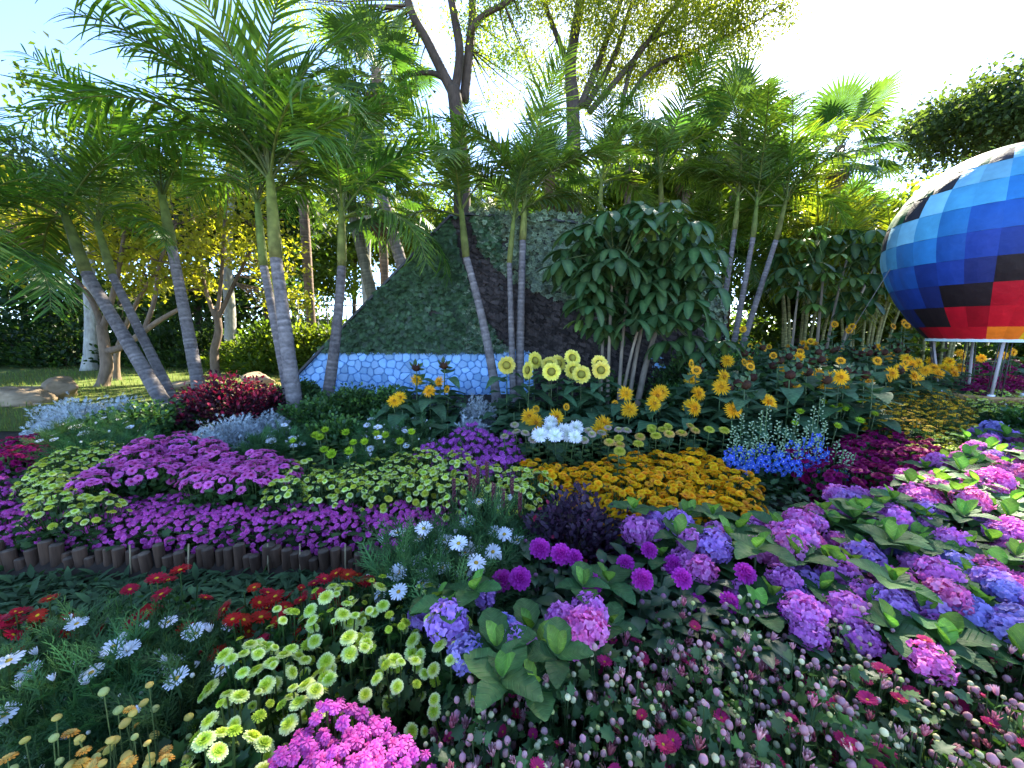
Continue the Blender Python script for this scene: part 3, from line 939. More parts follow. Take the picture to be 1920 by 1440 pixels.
for p in fill([(-80, 1400), (200, 1340), (330, 1330), (300, 1500), (-80, 1560)], .22, .24):
    D_FRONT(p, random.uniform(.7, .85), 0)
D_MID = daisy_kind('white marguerite with feathery leaves beside the dark purple shrub', 'feathery white marguerites beside the purple shrub', 5, 5, .20, .40)
for p in fill([(690, 1035), (800, 975), (930, 965), (960, 1020), (945, 1075), (860, 1120), (740, 1100)], .36, .21):
    D_MID(p, random.uniform(.9, 1.15), .7)
D_BACK = daisy_kind('small white marguerite in green foliage behind the mauve and lime mums', 'white marguerites at the back of the bed', 6, 2, .2, .32)
for p in fill([(85, 850), (100, 790), (210, 790), (290, 830), (200, 850)], .3, .26) + fill([(455, 840), (470, 815), (560, 805), (575, 840)], .3, .24) + fill([(680, 860), (680, 790), (800, 782), (800, 830)], .3, .26):
    D_BACK(p, random.uniform(.9, 1.1), .35)

# 9 pink budded mums
H_BUD = [mesh(bud(.0085, .019, (.45, .20, .22), (.62, .40, .40)), 'bud', PETAL), mesh(bud(.0085, .016, (.55, .58, .25), (.74, .72, .45)), 'bud', PETAL),
         mesh(bud(.007, .014, (.50, .58, .12), (.66, .70, .28)), 'bud', PETAL), mesh(open_bud(.013, .026, (.42, .10, .16), (.66, .42, .44)), 'bud', PETAL), mesh(open_bud(.015, .030, (.35, .02, .08), (.60, .25, .30), 11), 'bud', PETAL),
         mesh(bud(.0095, .022, (.45, .17, .22), (.62, .36, .40)), 'bud', PETAL)]
H_MAG = heads(lambda: daisy(.034, (.48, .03, .14), (.46, .02, .12), (.6, .42, .04), 18, .2, .24, 2, .35), 3)
BLEAF = mum_leaf(1.0, (.06, .13, .040), (.08, .155, .046))
bud_f, bud_s = [], []
for i in range(5):
    s1 = [(p * np.array([1, 1, 1]) + np.array([0, 0, random.uniform(-.06, .03)]), d) for p, d in dome_spots(50, .155, .37, 1.15, .25, .45)]
    bud_s.append(s1)
    bud_f.append(mesh(merge([mound(BLEAF, 270, .155, .35, .035, .065, upward=.7, shell=.7, jitter=.5), stalks(s1, (.085, .13, .045), .0016, .06)]), 'foliage', LEAF))
for p in fill([(770, 1330), (850, 1290), (1010, 1262), (1130, 1215), (1205, 1150), (1330, 1150), (1480, 1140), (1640, 1195), (1820, 1215), (1990, 1175), (2200, 1560), (1400, 1560), (760, 1540)], .34, .148, .3):
    i = random.randrange(5)
    r_ = thing('budded_chrysanthemum', 'bushy chrysanthemum covered in pink and cream buds with magenta blooms opening', 'flower plant', p, random.uniform(0, 6.28), 'pink budded chrysanthemums', random.uniform(.85, 1.1))
    obj('foliage', bud_f[i], r_)
    f = random.random()
    for q, d in bud_s[i]:
        if random.random() < (.13 if f > .55 else .02):
            obj('flower_head', random.choice(H_MAG), r_, M4(zframe(d), q, random.uniform(.5, .8)))
        else:
            w = (4, 2.5, 1.5, 2.4 if f > .4 else 1.0, 2.4 if f > .5 else .6, 2)
            obj('bud', random.choices(H_BUD, w)[0], r_, M4(zframe(d), q, random.uniform(.75, 1.25)))

# 10 amber button buds on long stalks, front corner
H_AMB = [mesh(button_mum(.017, (.72, .36, .04), (.72, .50, .12), (.62, .52, .14), 14), 'flower_head', PETAL), mesh(ellipsoid(.012, .012, .008, 5, 9, (.26, .34, .08), (.70, .52, .12)), 'flower_head', PETAL), mesh(ellipsoid(.010, .010, .009, 5, 8, (.2, .28, .08), (.45, .5, .18)), 'flower_head', PETAL)]
for q, sc_ in (((55, 1400), 1.0), ((150, 1400), 1.0), ((200, 1340), 1.0), ((270, 1330), 1.05), ((280, 1420), .9), ((-20, 1440), .95), ((110, 1480), .8), ((235, 1400), .95)):
    w = hit(q[0], q[1], .42)
    s1 = [(p + np.array([0, 0, random.uniform(-.09, .05)]), d) for p, d in dome_spots(13, .12, .44, .95, .3, .5)]
    t = merge([mound(BLEAF, 40, .12, .25, .04, .07, upward=.8, shell=.8), stalks(s1, (.09, .15, .05), .0018, .02)])
    r_ = thing('stalked_chrysanthemum', 'amber and yellow button blooms on long bare stalks before the marguerites', 'flower plant', on_ground(w.x, w.y), 0, 'amber button blooms on long stalks', sc_)
    obj('foliage', mesh(t, 'foliage', LEAF), r_)
    for p, d in s1:
        obj('flower_head', random.choices(H_AMB, (4, 4, 3))[0], r_, M4(zframe(d), p, random.uniform(.8, 1.25)))

# 11 single-stem show mums
def stem_mum(px, py, hm, label, group, h, s=1.0, face=(0, -.3, 1), mat=PETAL):
    w = hit(px, py, h)
    b = on_ground(w.x + random.uniform(-.02, .02), w.y + .03)
    r_ = thing('show_chrysanthemum', label, 'flower', b, 0, group)
    top = np.array([w.x - b.x, w.y - b.y, h])
    path = qpath((0, 0, 0), (random.uniform(-.03, .03), .01, h * .5), top, 5)
    obj('stem', mesh(tube(path, .004, 5, (.075, .12, .035)), 'stem', LEAF), r_)
    lf = []
    for i in range(11):
        t = .12 + .75 * i / 11
        a = i * 2.4
        lf.append(stamp(MLEAF, frames([[math.cos(a), math.sin(a), .25]], (0, 0, 1)), [np.array(path[0]) * (1 - t) + np.array(top) * t], [random.uniform(.06, .095)]))
    obj('foliage', mesh(merge(lf), 'foliage', LEAF), r_)
    obj('flower_head', hm, r_, M4(zframe(np.array(face) + RG.normal(0, .12, 3)), top, s))
H_WH = mesh(merge([spider(.055, (.84, .86, .88), (.70, .78, .55)), daisy(.05, (.8, .83, .8), (.86, .88, .9), (.62, .68, .30), 22, .14, .2, 2, .1)]), 'flower_head', PETAL)
H_BL = mesh(button_mum(.036, (.50, .36, .34), (.48, .42, .22), (.36, .40, .10), 20), 'flower_head', PETAL)
H_OL = mesh(button_mum(.040, (.50, .46, .06), (.46, .46, .04), (.34, .38, .02), 22), 'flower_head', PETAL)
H_OL2 = mesh(button_mum(.040, (.62, .36, .12), (.55, .44, .05), (.40, .42, .03), 22), 'flower_head', PETAL)
H_GR = mesh(merge([spider(.042, (.38, .55, .02), (.30, .46, .02)), button_mum(.03, (.42, .58, .03), (.36, .52, .02), (.3, .45, .02))]), 'flower_head', PETAL)
for q in ((1012, 818), (1030, 805), (1040, 818), (1033, 793), (1058, 810), (1078, 820), (1080, 803), (1066, 815)):
    stem_mum(q[0], q[1], H_WH, 'large shaggy white chrysanthemum above the orange carpet', 'shaggy white show chrysanthemums', .50, random.uniform(1.15, 1.4), (0, -.9, .8))
for q in ((965, 797), (968, 810), (985, 813), (946, 818), (1000, 825), (1104, 808), (1110, 815), (1128, 812), (1140, 803), (1160, 806), (1175, 808), (1095, 826)):
    stem_mum(q[0], q[1], H_BL, 'dusky pink-cream show chrysanthemum on a bare stalk', 'dusky pink-cream show chrysanthemums', .46, random.uniform(1.0, 1.25), (0, -.35, 1))
for q in ((1143, 830), (1160, 822), (1162, 834), (1162, 846), (1200, 820), (1197, 833), (1222, 802), (1230, 818), (1222, 808), (1243, 806), (1253, 800), (1278, 812), (1295, 800), (1304, 808), (1330, 806), (1358, 808), (1255, 815)):
    stem_mum(q[0], q[1], random.choice((H_OL, H_OL, H_OL2)), 'olive yellow show chrysanthemum standing over the orange carpet', 'olive yellow show chrysanthemums', .46, random.uniform(1.0, 1.25), (0, -.45, 1))
for q in ((550, 828), (592, 817), (610, 808), (600, 822), (648, 812), (608, 845), (622, 853), (663, 832), (684, 830), (706, 815), (723, 817), (750, 829), (772, 812), (655, 848)):
    stem_mum(q[0], q[1], H_GR, 'bright lime spider chrysanthemum behind the lime button mums', 'lime spider chrysanthemums in the middle', .46, random.uniform(.8, 1.05), (0, -.5, 1))
for q in ((1560, 765), (1570, 770), (1585, 768), (1500, 773), (1640, 778), (1570, 800), (1545, 755), (1612, 790), (1575, 762), (1490, 795), (1610, 752)):
    stem_mum(q[0], q[1], H_GR, 'lime spider chrysanthemum between sunflowers and crimson mums', 'lime spider chrysanthemums by the sunflowers', .50, random.uniform(.8, 1.1), (0, -.4, 1))

# 12 small yellow mums on wiry stems
H_YEL = heads(lambda: daisy(.024, (.62, .30, .01), (.70, .46, .015), (.30, .16, .01), 14, .3, .32, 1, .05), 2)
YEL = kind('yellow_chrysanthemum', 'small mustard yellow mums on wiry stems beside the balloon basket', 'flower plant', 'mustard yellow mums beside the basket', H_YEL, 26, .2, .44, 1.0, nl=170, fh=.75, tilt=.4)
for p in fill([(1600, 775), (1620, 740), (1680, 722), (1790, 735), (1820, 760), (1800, 790), (1700, 800)], .42, .24):
    place(YEL, p, random.uniform(.9, 1.1))

# 13 hydrangeas
HLEAF = [mesh(blade(.15, .105, OVATE, 8, .22, .30, (.034, .105, .028), (.042, .12, .032), (.08, .17, .05), .25, .06, .02), 'leaf', HLEAF_M),
         mesh(blade(.14, .095, OVATE, 8, .30, .50, (.030, .092, .027), (.038, .105, .030), (.07, .15, .045), .25, .06, .03), 'leaf', HLEAF_M)]
HLEAF_Y = [mesh(blade(.10, .065, OVATE, 8, .45, .0, (.12, .26, .03), (.10, .22, .03), (.17, .32, .06), .2, .05), 'leaf', HLEAF_M)]
HP = {'pink': ((.76, .15, .54), (.82, .32, .66)), 'mauve': ((.64, .16, .58), (.72, .30, .68)), 'violet': ((.42, .19, .62), (.54, .32, .72)), 'blue': ((.27, .22, .62), (.42, .36, .74)), 'rose': ((.74, .14, .40), (.80, .30, .55))}
HH = {k: heads(lambda: hydra_head(.074, *v), 2) for k, v in HP.items()}
def hydrangea(loc, cols, label, group, s=1.0, nh=4, h=.42, nro=4, spread=.20):
    r_ = thing('hydrangea', label, 'hydrangea', loc, random.uniform(0, 6.28), group, s)
    st = []
    tips = []
    for i in range(nh + nro):
        a = i * 2.4 + random.uniform(-.4, .4)
        q = spread * math.sqrt((i + .4) / (nh + nro)) * random.uniform(.85, 1.15)
        tip = np.array([q * math.cos(a), q * math.sin(a), h * random.uniform(.80, 1.05) - q * .25])
        tips.append(tip)
        st.append(tube(qpath((tip[0] * .3, tip[1] * .3, 0), (tip[0] * .7, tip[1] * .7, tip[2] * .5), tip, 5), .005, 5, (.08, .12, .04)))
    obj('stems', mesh(merge(st), 'stems', LEAF), r_)
    order = list(range(nh + nro)); random.shuffle(order)
    for j, i in enumerate(order):
        tip = tips[i] + (np.array([0, 0, .035]) if j >= nh else 0)
        outw = np.array([tip[0], tip[1], .25])
        if j < nh:
            c = random.choice(cols)
            obj('flower_head', random.choice(HH[c]), r_, M4(zframe(norm((outw * np.array([1.4, 1.4, 1]) + np.array([0, 0, .2]))[None])[0]), tip + np.array([0, 0, .03]), random.uniform(.8, 1.12)))
            for k in range(3):
                a = k * 2.1 + random.random() * 2
                R = frames([[math.cos(a), math.sin(a), .1]], (0, 0, 1))[0]
                obj('leaf', random.choice(HLEAF), r_, M4(R, tip - np.array([0, 0, .07 + .03 * k]), random.uniform(.85, 1.2)))
        else:
            a0 = random.uniform(0, 6.28)
            for k in range(6):
                a = a0 + k * 1.571 + (.78 if k > 3 else 0)
                if k < 4:
                    R = frames([[math.cos(a), math.sin(a), .25 + .1 * (k % 2)]], (0, 0, 1))[0]
                    obj('leaf', random.choice(HLEAF), r_, M4(R, tip + np.array([0, 0, .0 - .015 * (k // 2)]), random.uniform(.85, 1.15)))
                else:
                    R = frames([[math.cos(a), math.sin(a), 1.1]], (0, 0, 1))[0]
                    obj('leaf', HLEAF_Y[0], r_, M4(R, tip + np.array([0, 0, .01]), random.uniform(.7, 1.1)))
hyp = fill([(1165, 985), (1180, 955), (1420, 950), (1560, 940), (1640, 905), (1750, 870), (1850, 815), (2050, 790), (2150, 1190), (1960, 1180), (1800, 1205), (1640, 1180), (1490, 1130), (1440, 1090), (1330, 1050), (1250, 1010)], .42, .285, .2)
for p in hyp:
    r_ = random.random()
    if r_ < .5: cs, lb = ('pink', 'mauve', 'rose'), 'pink and mauve hydrangea with broad leaves in the sloping bed'
    elif r_ < .88: cs, lb = ('mauve', 'violet'), 'mauve and violet hydrangea with broad leaves in the sloping bed'
    else: cs, lb = ('violet', 'blue'), 'violet-blue hydrangea with broad leaves in the sloping bed'
    hydrangea(p, cs, lb, lb.split(' hydrangea')[0] + ' hydrangeas', random.uniform(.9, 1.08), random.choice((4, 4, 5)), .40, 3)
for (x, y), cs, lb, nh in (((935, 1265), ('violet', 'blue'), 'violet-blue hydrangea between the lime mums and pink budded plants', 3), ((1055, 1200), ('mauve', 'pink'), 'bright pink hydrangea with large fresh leaves beside the dahlias', 4), ((850, 1150), ('violet', 'mauve'), 'violet hydrangea under the feathery marguerites', 3), ((1120, 1130), ('mauve',), 'leafy hydrangea shoots just below the purple dahlias', 0)):
    w = hit(x, y, .42)
    hydrangea(on_ground(w.x, w.y + .05), cs, lb, None, .92, nh, .46, 3, .17)

# 14 dahlias
DLEAF = [mesh(blade(.085, .05, LANCE, 6, .25, .3, (.028, .080, .035), (.035, .09, .038), (.05, .12, .045), .2, .06), 'leaf', LEAF)]
H_DAH = heads(lambda: dahlia(.050, (.64, .06, .54), (.46, .015, .34)), 3)
H_DAHB = mesh(bud(.012, .02, (.12, .16, .05), (.32, .10, .25)), 'bud', PETAL)
def dahlia_plant(loc, hd, s=1.0):
    r_ = thing('dahlia', 'bright purple dahlia with dark leaves between hydrangeas and budded mums', 'dahlia', loc, 0, 'purple dahlias', s)
    spots = [(p, d) for p, d in dome_spots(hd + 2, .12, .40, .9, .3, .5)]
    obj('stems', mesh(stalks(spots, (.06, .09, .05), .004), 'stems', LEAF), r_)
    u = RG.uniform(0, 1, 46)
    for k in range(46):
        t = u[k]; a = k * 2.4
        q = .05 + .10 * random.random()
        R = frames([[math.cos(a), math.sin(a), random.uniform(-.1, .5)]], (0, 0, 1))[0]
        obj('leaf', DLEAF[0], r_, M4(R, (q * math.cos(a), q * math.sin(a), .06 + .29 * t), random.uniform(.8, 1.35)))
    for i, (p, d) in enumerate(spots):
        if i < hd:
            obj('flower_head', random.choice(H_DAH), r_, M4(zframe(norm((d * np.array([.6, .3, 1]) + np.array([0, -.75, 0]))[None])[0]), p + np.array([0, 0, .03]), random.uniform(.8, 1.08)))
        else:
            obj('bud', H_DAHB, r_, M4(zframe(d), p + np.array([0, 0, .01])))
for x, y, n in ((965, 1000, 0), (1000, 1035, 1), (1065, 1050, 2), (1150, 1060, 1), (1215, 1035, 1), (1300, 1050, 2), (1205, 1100, 1), (1275, 1105, 1), (1350, 1115, 2), (1240, 1070, 0), (1100, 1090, 1), (960, 1090, 2), (1460, 1135, 1), (1400, 1090, 1), (1310, 1150, 0), (1400, 1150, 0), (1180, 1120, 0), (1030, 1080, 0), (1240, 1130, 0)):
    w = hit(x, y, .42)
    dahlia_plant(on_ground(w.x, w.y + .03), n, random.uniform(.95, 1.05))

# 15 delphiniums
def delph_floret(R, c, c1):
    p = blade(R, R * .85, OVATE, 2, .2, .1, c, c1)
    return merge([ring(p, 5, .15, R * .05), dome(R * .22, R * .2, 2, 6, (.75, .78, .8))])
DF = mesh(delph_floret(.027, (.07, .14, .60), (.11, .22, .76)), 'floret', PETAL)
DB = mesh(ellipsoid(.0065, .0065, .010, 4, 6, (.30, .46, .20), (.46, .58, .40)), 'bud', PETAL)
for i, (x, y, hh, nf) in enumerate(((1378, 800, .56, 12), (1395, 775, .66, 8), (1412, 790, .60, 8), (1430, 770, .70, 6), (1445, 760, .72, 6), (1462, 790, .62, 12), (1478, 800, .60, 14), (1497, 775, .66, 12), (1515, 800, .58, 14), (1530, 760, .72, 10), (1545, 745, .76, 8), (1552, 790, .62, 14), (1575, 825, .50, 3), (1590, 845, .45, 10), (1600, 850, .42, 10), (1385, 815, .5, 14), (1440, 815, .52, 16), (1420, 820, .5, 14), (1500, 825, .5, 16), (1535, 820, .5, 14), (1402, 830, .46, 12), (1470, 830, .46, 14))):
    w = hit(x, y, hh)
    r_ = thing('delphinium', 'blue delphinium spike with pale green buds beside the orange carpet', 'delphinium', on_ground(w.x, w.y + .03), 0, 'blue delphinium spikes')
    obj('stem', mesh(tube(qpath((0, 0, 0), (random.uniform(-.02, .02), 0, hh * .5), (random.uniform(-.03, .03), -.02, hh), 6), .0035, 5, (.10, .17, .06)), 'stem', LEAF), r_)
    obj('foliage', mesh(mound(MLEAF, 40, .09, hh * .45, .05, .08, upward=.6, shell=.8), 'foliage', LEAF), r_)
    for k in range(nf + 24):
        t = k / (nf + 24)
        z = hh * (.40 + .60 * t ** 1.0)
        a = k * 2.4
        rr = .045 * (1 - t) + .008
        p = (rr * math.cos(a), rr * math.sin(a) - .01 * t, z)
        if k < nf:
            obj('floret', DF, r_, M4(zframe((math.cos(a), math.sin(a) - .5, .1)), p, random.uniform(.8, 1.1)))
        else:
            obj('bud', DB, r_, M4(zframe((math.cos(a), math.sin(a), .5)), p, random.uniform(.75, 1.15)))

# 16 salvia stalks by the purple shrub, thin sticks
for i, (x, y) in enumerate(((850, 905), (880, 885), (895, 880), (912, 870), (925, 915), (943, 925), (888, 905), (975, 930), (960, 905))):
    w = hit(x, y, .5)
    t = [tube([(0, 0, 0), (0, 0, .25), (random.uniform(-.02, .02), 0, .5)], .004, 5, (.09, .10, .05))]
    lf = blade2(.06, .012, LANCE, 2, .2, (.05, .10, .035), lift=.9)
    for k in range(46):
        a = k * 2.4
        t.append(stamp(lf, frames([[math.cos(a), math.sin(a), .5]], (0, 0, 1)), [(0, 0, .04 + .32 * k / 46)], [random.uniform(.8, 1.4)]))
    sp2 = []
    for k in range(36):
        a = k * 2.4
        sp2.append(xf(ellipsoid(.006, .006, .009, 3, 5, (.16, .045, .06), (.22, .06, .08)), loc=(.008 * math.cos(a), .008 * math.sin(a), .36 + .15 * k / 36)))
    r_ = thing('salvia_plant', 'thin green salvia stalk with a faded red spike by the purple shrub', 'salvia', on_ground(w.x, w.y + .02), 0, 'salvia stalks by the purple shrub')
    obj('stem', mesh(merge(t), 'stem', LEAF), r_)
    obj('flower_spike', mesh(merge(sp2), 'flower_spike', PETAL), r_)

# ------------------------------------------------------------------ log edging
edging = thing('log_edging', 'low palisade of dark upright logs holding the purple pompon bed', 'edging', (-3.8, 2.24, 0))
def log_t(r, h):
    p = [(0, 0, -.05), (0, 0, h * .5), (0, 0, h - .006), (0, 0, h)]
    t = tube(p, [r * 1.02, r, r, r * .9], 11, (.085, .048, .028))
    t.c[-11:] = np.array([.11, .08, .055])
    return t
LOGS = [mesh(log_t(r, h), 'log', WOOD) for r, h in ((.032, .21), (.028, .18), (.035, .24), (.030, .22), (.026, .17), (.033, .20), (.031, .25))]
x = -4.4
while x < -.62:
    m = random.choices(LOGS, (4, 4, 2, 3, 4, 4, 2))[0]
    o = obj('log', m, edging, M4(rz(random.uniform(0, 6)) @ rx(random.uniform(-.07, .07)) @ ry(random.uniform(-.06, .06)), (x + 3.8, random.uniform(-.02, .02), random.uniform(-.045, .01)), random.uniform(.9, 1.1)))
    x += random.uniform(.052, .066)
for i, px in enumerate((245, 352, 503, 563, 648)):
    p = at_y(px, 1075, 2.19)
    tag(obj('bamboo_cane', mesh(tube([(0, 0, -.04), (.0, .01, .12), (.005, .02, .24)], .004, 6, (.42, .33, .18)), 'bamboo_cane', WOOD), None, M4(rx(random.uniform(-.05, .05)) @ ry(random.uniform(-.1, .1)), (p.x, 2.19, 0))), 'thin bamboo cane stuck in the ground before the logs', 'cane', 'bamboo canes before the logs')

# ------------------------------------------------------------------ boulders on the lawn edge
def boulder(name, label, px, py, d, sx, sy, sz, seed):
    rs = np.random.default_rng(seed)
    t = ellipsoid(1, 1, 1, 22, 34, (.34, .26, .17))
    v = t.v
    k = np.zeros(len(v))
    for i in range(26):
        n_ = norm(rs.normal(0, 1, (1, 3)))[0]
        dd = v @ n_
        cut = rs.uniform(.55, .9)
        v = v - np.maximum(dd - cut, 0)[:, None] * n_
    v = v + .03 * np.sin(v * 7 + rs.uniform(0, 6, 3)) + .05 * np.sin(v[:, [1, 2, 0]] * 4 + rs.uniform(0, 6, 3)) + rs.normal(0, .012, v.shape)
    t.v = v * np.array([sx, sy, sz])
    t.c = t.c * (0.85 + .3 * rs.random((len(v), 1)))
    p = at_d(px, py, d)
    o = obj(name, mesh(t, name, ROCKM, True), None, M4(rz(rs.uniform(-.3, .3)), (p.x, p.y, gz(p.x, p.y) + sz * .45)))
    return tag(o, label, 'rock')
boulder('boulder', 'broad pale boulder at the lawn edge left of the silver bush', 45, 765, 6.2, .55, .4, .20, 3)
boulder('boulder', 'long tilted boulder behind the silver bush on the lawn', 110, 748, 6.6, .42, .3, .26, 5)
boulder('boulder', 'low flat boulder just behind the red-leaved shrub', 350, 728, 7.4, .30, .3, .14, 8)
boulder('boulder', 'small rounded boulder by the corner of the blue stones', 485, 716, 8.0, .38, .3, .20, 9)

# ------------------------------------------------------------------ shrubs
OV = blade(1, .62, OVATE, 4, .25, .2, (1, 1, 1), (1, 1, 1), lift=.1)
def tinted(leaf, n, ca, cb, mix=None):
    pass
def shrub(name, label, cat, loc, r, h, n, ls, ca, cb, mat, tipc=None, tipf=0.0, leaf=OV, upward=.55, stemc=(.10, .07, .05), group=None, ry_=1.0):
    u = RG.uniform(0, 1, n)
    th = np.arccos(1 - u * .99); ph = RG.uniform(0, 6.283, n)
    k = np.clip(1 - .42 * RG.uniform(0, 1, n) ** 1.3 + RG.normal(0, .05, n), .1, 1.15)
    lob = 1 + .13 * np.sin(ph * 3 + 1.3 * r * 7) * np.sin(th) + .10 * np.sin(ph * 5 + th * 4) + .07 * np.sin(th * 9 + ph * 2)
    nr = np.stack([np.sin(th) * np.cos(ph), np.sin(th) * np.sin(ph), np.cos(th)], 1)
    p = nr * np.array([r, r * ry_, h]) * (k * lob)[:, None]
    p[:, 2] = np.maximum(p[:, 2], .03)
    d = nr * np.array([1, 1, .4]) + np.array([0, 0, upward]) + RG.normal(0, .45, (n, 3))
    R = frames(d, nr + np.array([0, 0, .7]) + RG.normal(0, .3, (n, 3)))
    w = RG.uniform(0, 1, n)[:, None]
    c = np.array(ca) * w + np.array(cb) * (1 - w)
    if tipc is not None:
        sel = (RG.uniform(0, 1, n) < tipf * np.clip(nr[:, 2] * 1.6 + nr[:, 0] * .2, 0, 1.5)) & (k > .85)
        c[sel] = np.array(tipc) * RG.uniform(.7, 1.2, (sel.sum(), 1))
    r_ = thing(name, label, cat, loc, 0, group)
    obj('foliage', mesh(stamp(leaf, R, p, RG.uniform(ls[0], ls[1], n), c), 'foliage', mat), r_)
    st = []
    for i in range(16):
        a = random.uniform(0, 6.28); q = random.uniform(.2, .85)
        e = np.array([r * q * math.cos(a), r * q * ry_ * math.sin(a), h * math.sqrt(1 - q * q) * .9])
        st.append(tube(qpath((e[0] * .1, e[1] * .1, -.02), (e[0] * .5, e[1] * .5, e[2] * .7), e, 5), [.012, .009, .007, .005, .003], 5, stemc, cap=False))
    obj('branches', mesh(merge(st), 'branches', BARK), r_)
    return r_
def g_at(px, py, d):
    p = at_d(px, py, d)
    return on_ground(p.x, p.y)
shrub('loropetalum_shrub', 'burgundy shrub with bright red young tips below the leaning palms', 'shrub', g_at(425, 770, 5.1), .66, .62, 4200, (.035, .06), (.035, .007, .014), (.075, .010, .024), RED_LEAF, (.42, .016, .05), .42, ry_=.7)
shrub('loropetalum_shrub', 'dark burgundy shrub tucked against the corner of the blue stones', 'shrub', g_at(498, 768, 5.5), .30, .42, 1300, (.035, .055), (.03, .008, .016), (.06, .012, .024), RED_LEAF)
shrub('loropetalum_shrub', 'blackish purple shrub between the orange carpet and the hydrangeas', 'shrub', g_at(1078, 1000, 2.33), .34, .45, 3000, (.030, .044), (.030, .016, .034), (.060, .028, .058), RED_LEAF, (.35, .02, .06), .03)
SILV = merge([xf(blade2(1, .16, LANCE, 3, .1, (1, 1, 1)), rz(a), (0, .15 * k, 0), s) for k, (a, s) in enumerate(((0, 1), (.7, .6), (-.7, .6), (.6, .5), (-.6, .5)))])
def silver(px, py, d, r, h, n, label, ry_=1.0):
    n = int(n * 2.1)
    return shrub('silver_bush', label, 'shrub', g_at(px, py, d), r, h, n, (.034, .058), (.34, .39, .41), (.50, .55, .55), SILVER, leaf=SILV, upward=.5, stemc=(.3, .32, .3), ry_=ry_)
silver(150, 795, 4.75, .52, .42, 1500, 'silver-leaved bush beside the boulders at the lawn', .7)
silver(235, 780, 4.9, .30, .38, 700, 'smaller silver-leaved bush next to the green shrub')
silver(375, 822, 4.0, .25, .31, 700, 'bright silver-white bush directly behind the mauve daisies')
silver(440, 805, 4.3, .32, .36, 900, 'wide silver bush in front of the burgundy shrub')
silver(505, 790, 4.55, .22, .32, 600, 'small silver bush at the foot of the thick twin palms')
silver(895, 770, 4.7, .22, .46, 800, 'tall dusty silver bush between the sunflower groups')
silver(880, 795, 4.3, .20, .33, 700, 'low dusty silver bush above the violet blooms')
G1 = ((.035, .085, .025), (.065, .14, .035))
for px, py, d, r, h, lb in ((270, 815, 4.6, .46, .40, 'dark green bush between silver bushes and mauve daisies'), (180, 835, 4.3, .36, .30, 'low green bush behind the lime mums by the lawn'),
                            (350, 790, 5.0, .32, .30, 'low green bush at the feet of the leaning palms'), (590, 790, 5.0, .42, .36, 'fresh green bush in front of the palm by the blue stones'),
                            (665, 770, 5.4, .50, .40, 'rounded green bush along the blue stones'), (730, 770, 5.5, .40, .38, 'green bush next to the drooping brown sunflowers'), (640, 815, 4.4, .36, .30, 'dark leafy bush under the lime spider mums'),
                            (740, 800, 4.7, .30, .34, 'leafy bush behind the small white marguerites'), (560, 752, 6.2, .4, .35, 'green bush at the blue stone corner behind the palms'), (1160, 720, 6.0, .45, .42, 'dark bush under the umbrella tree canes'), (1270, 740, 5.6, .4, .4, 'small-leaved bush right of the umbrella tree canes'),
                            (1285, 690, 6.1, .5, .75, 'tall dark bush between the umbrella tree and the sunflower slope'), (1350, 670, 6.3, .5, .85, 'tall leafy bush hiding the far end of the planted wall'), (1400, 650, 6.9, .5, .8, 'leafy bush at the feet of the slanting palms'), (1905, 815, 4.6, .34, .34, 'dark green bush right in front of the balloon basket'), (1960, 830, 4.3, .36, .34, 'dark green bush beside the basket and mauve hydrangeas')):
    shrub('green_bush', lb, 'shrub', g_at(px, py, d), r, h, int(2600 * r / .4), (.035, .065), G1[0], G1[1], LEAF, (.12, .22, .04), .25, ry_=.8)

# ground cover in front of the logs
p_ = []
while len(p_) < 5200:
    x, y = random.uniform(-4.2, -.55), random.uniform(1.5, 2.23)
    p_.append((x, y, random.uniform(.02, .07 + .06 * ss(2.2 - y, .08, .5))))
p_ = np.array(p_); n = len(p_)
lf = blade(1, .34, LANCE, 3, .3, .3, (.05, .11, .045), (.065, .14, .055))
Rr = frames(np.stack([RG.normal(0, 1, n), RG.normal(-.2, 1, n), RG.uniform(.1, .9, n)], 1), (0, 0, 1))
tag(obj('ground_cover', mesh(stamp(lf, Rr, p_, RG.uniform(.05, .10, n), np.repeat(RG.uniform(.6, 1.3, n)[:, None], 3, 1)), 'ground_cover', LEAF_SOFT)), 'dark leafy ground cover in front of the logs', 'ground cover', kind='stuff')
# leafy under-planting that closes the gaps between the beds
p_ = []
while len(p_) < 15000:
    x, y = random.uniform(-4.2, 4.6), random.uniform(.5, 5.8)
    if abs(x) > y * 1.45 + .4 or (x < -.75 and 1.5 < y < 2.3) or (x < -3.7 and y > 4.2): continue
    p_.append((x, y, gz(x, y) + random.uniform(.0, .16)))
p_ = np.array(p_); n = len(p_)
Rr = frames(np.stack([RG.normal(0, 1, n), RG.normal(-.2, 1, n), RG.uniform(.0, .8, n)], 1), (0, 0, 1))
tag(obj('leafy_undergrowth', mesh(stamp(MLEAF, Rr, p_, RG.uniform(.05, .10, n), np.repeat(RG.uniform(.5, 1.2, n)[:, None], 3, 1)), 'leafy_undergrowth', LEAF)), 'dark leafy undergrowth filling the gaps between the flowers', 'undergrowth', kind='stuff')

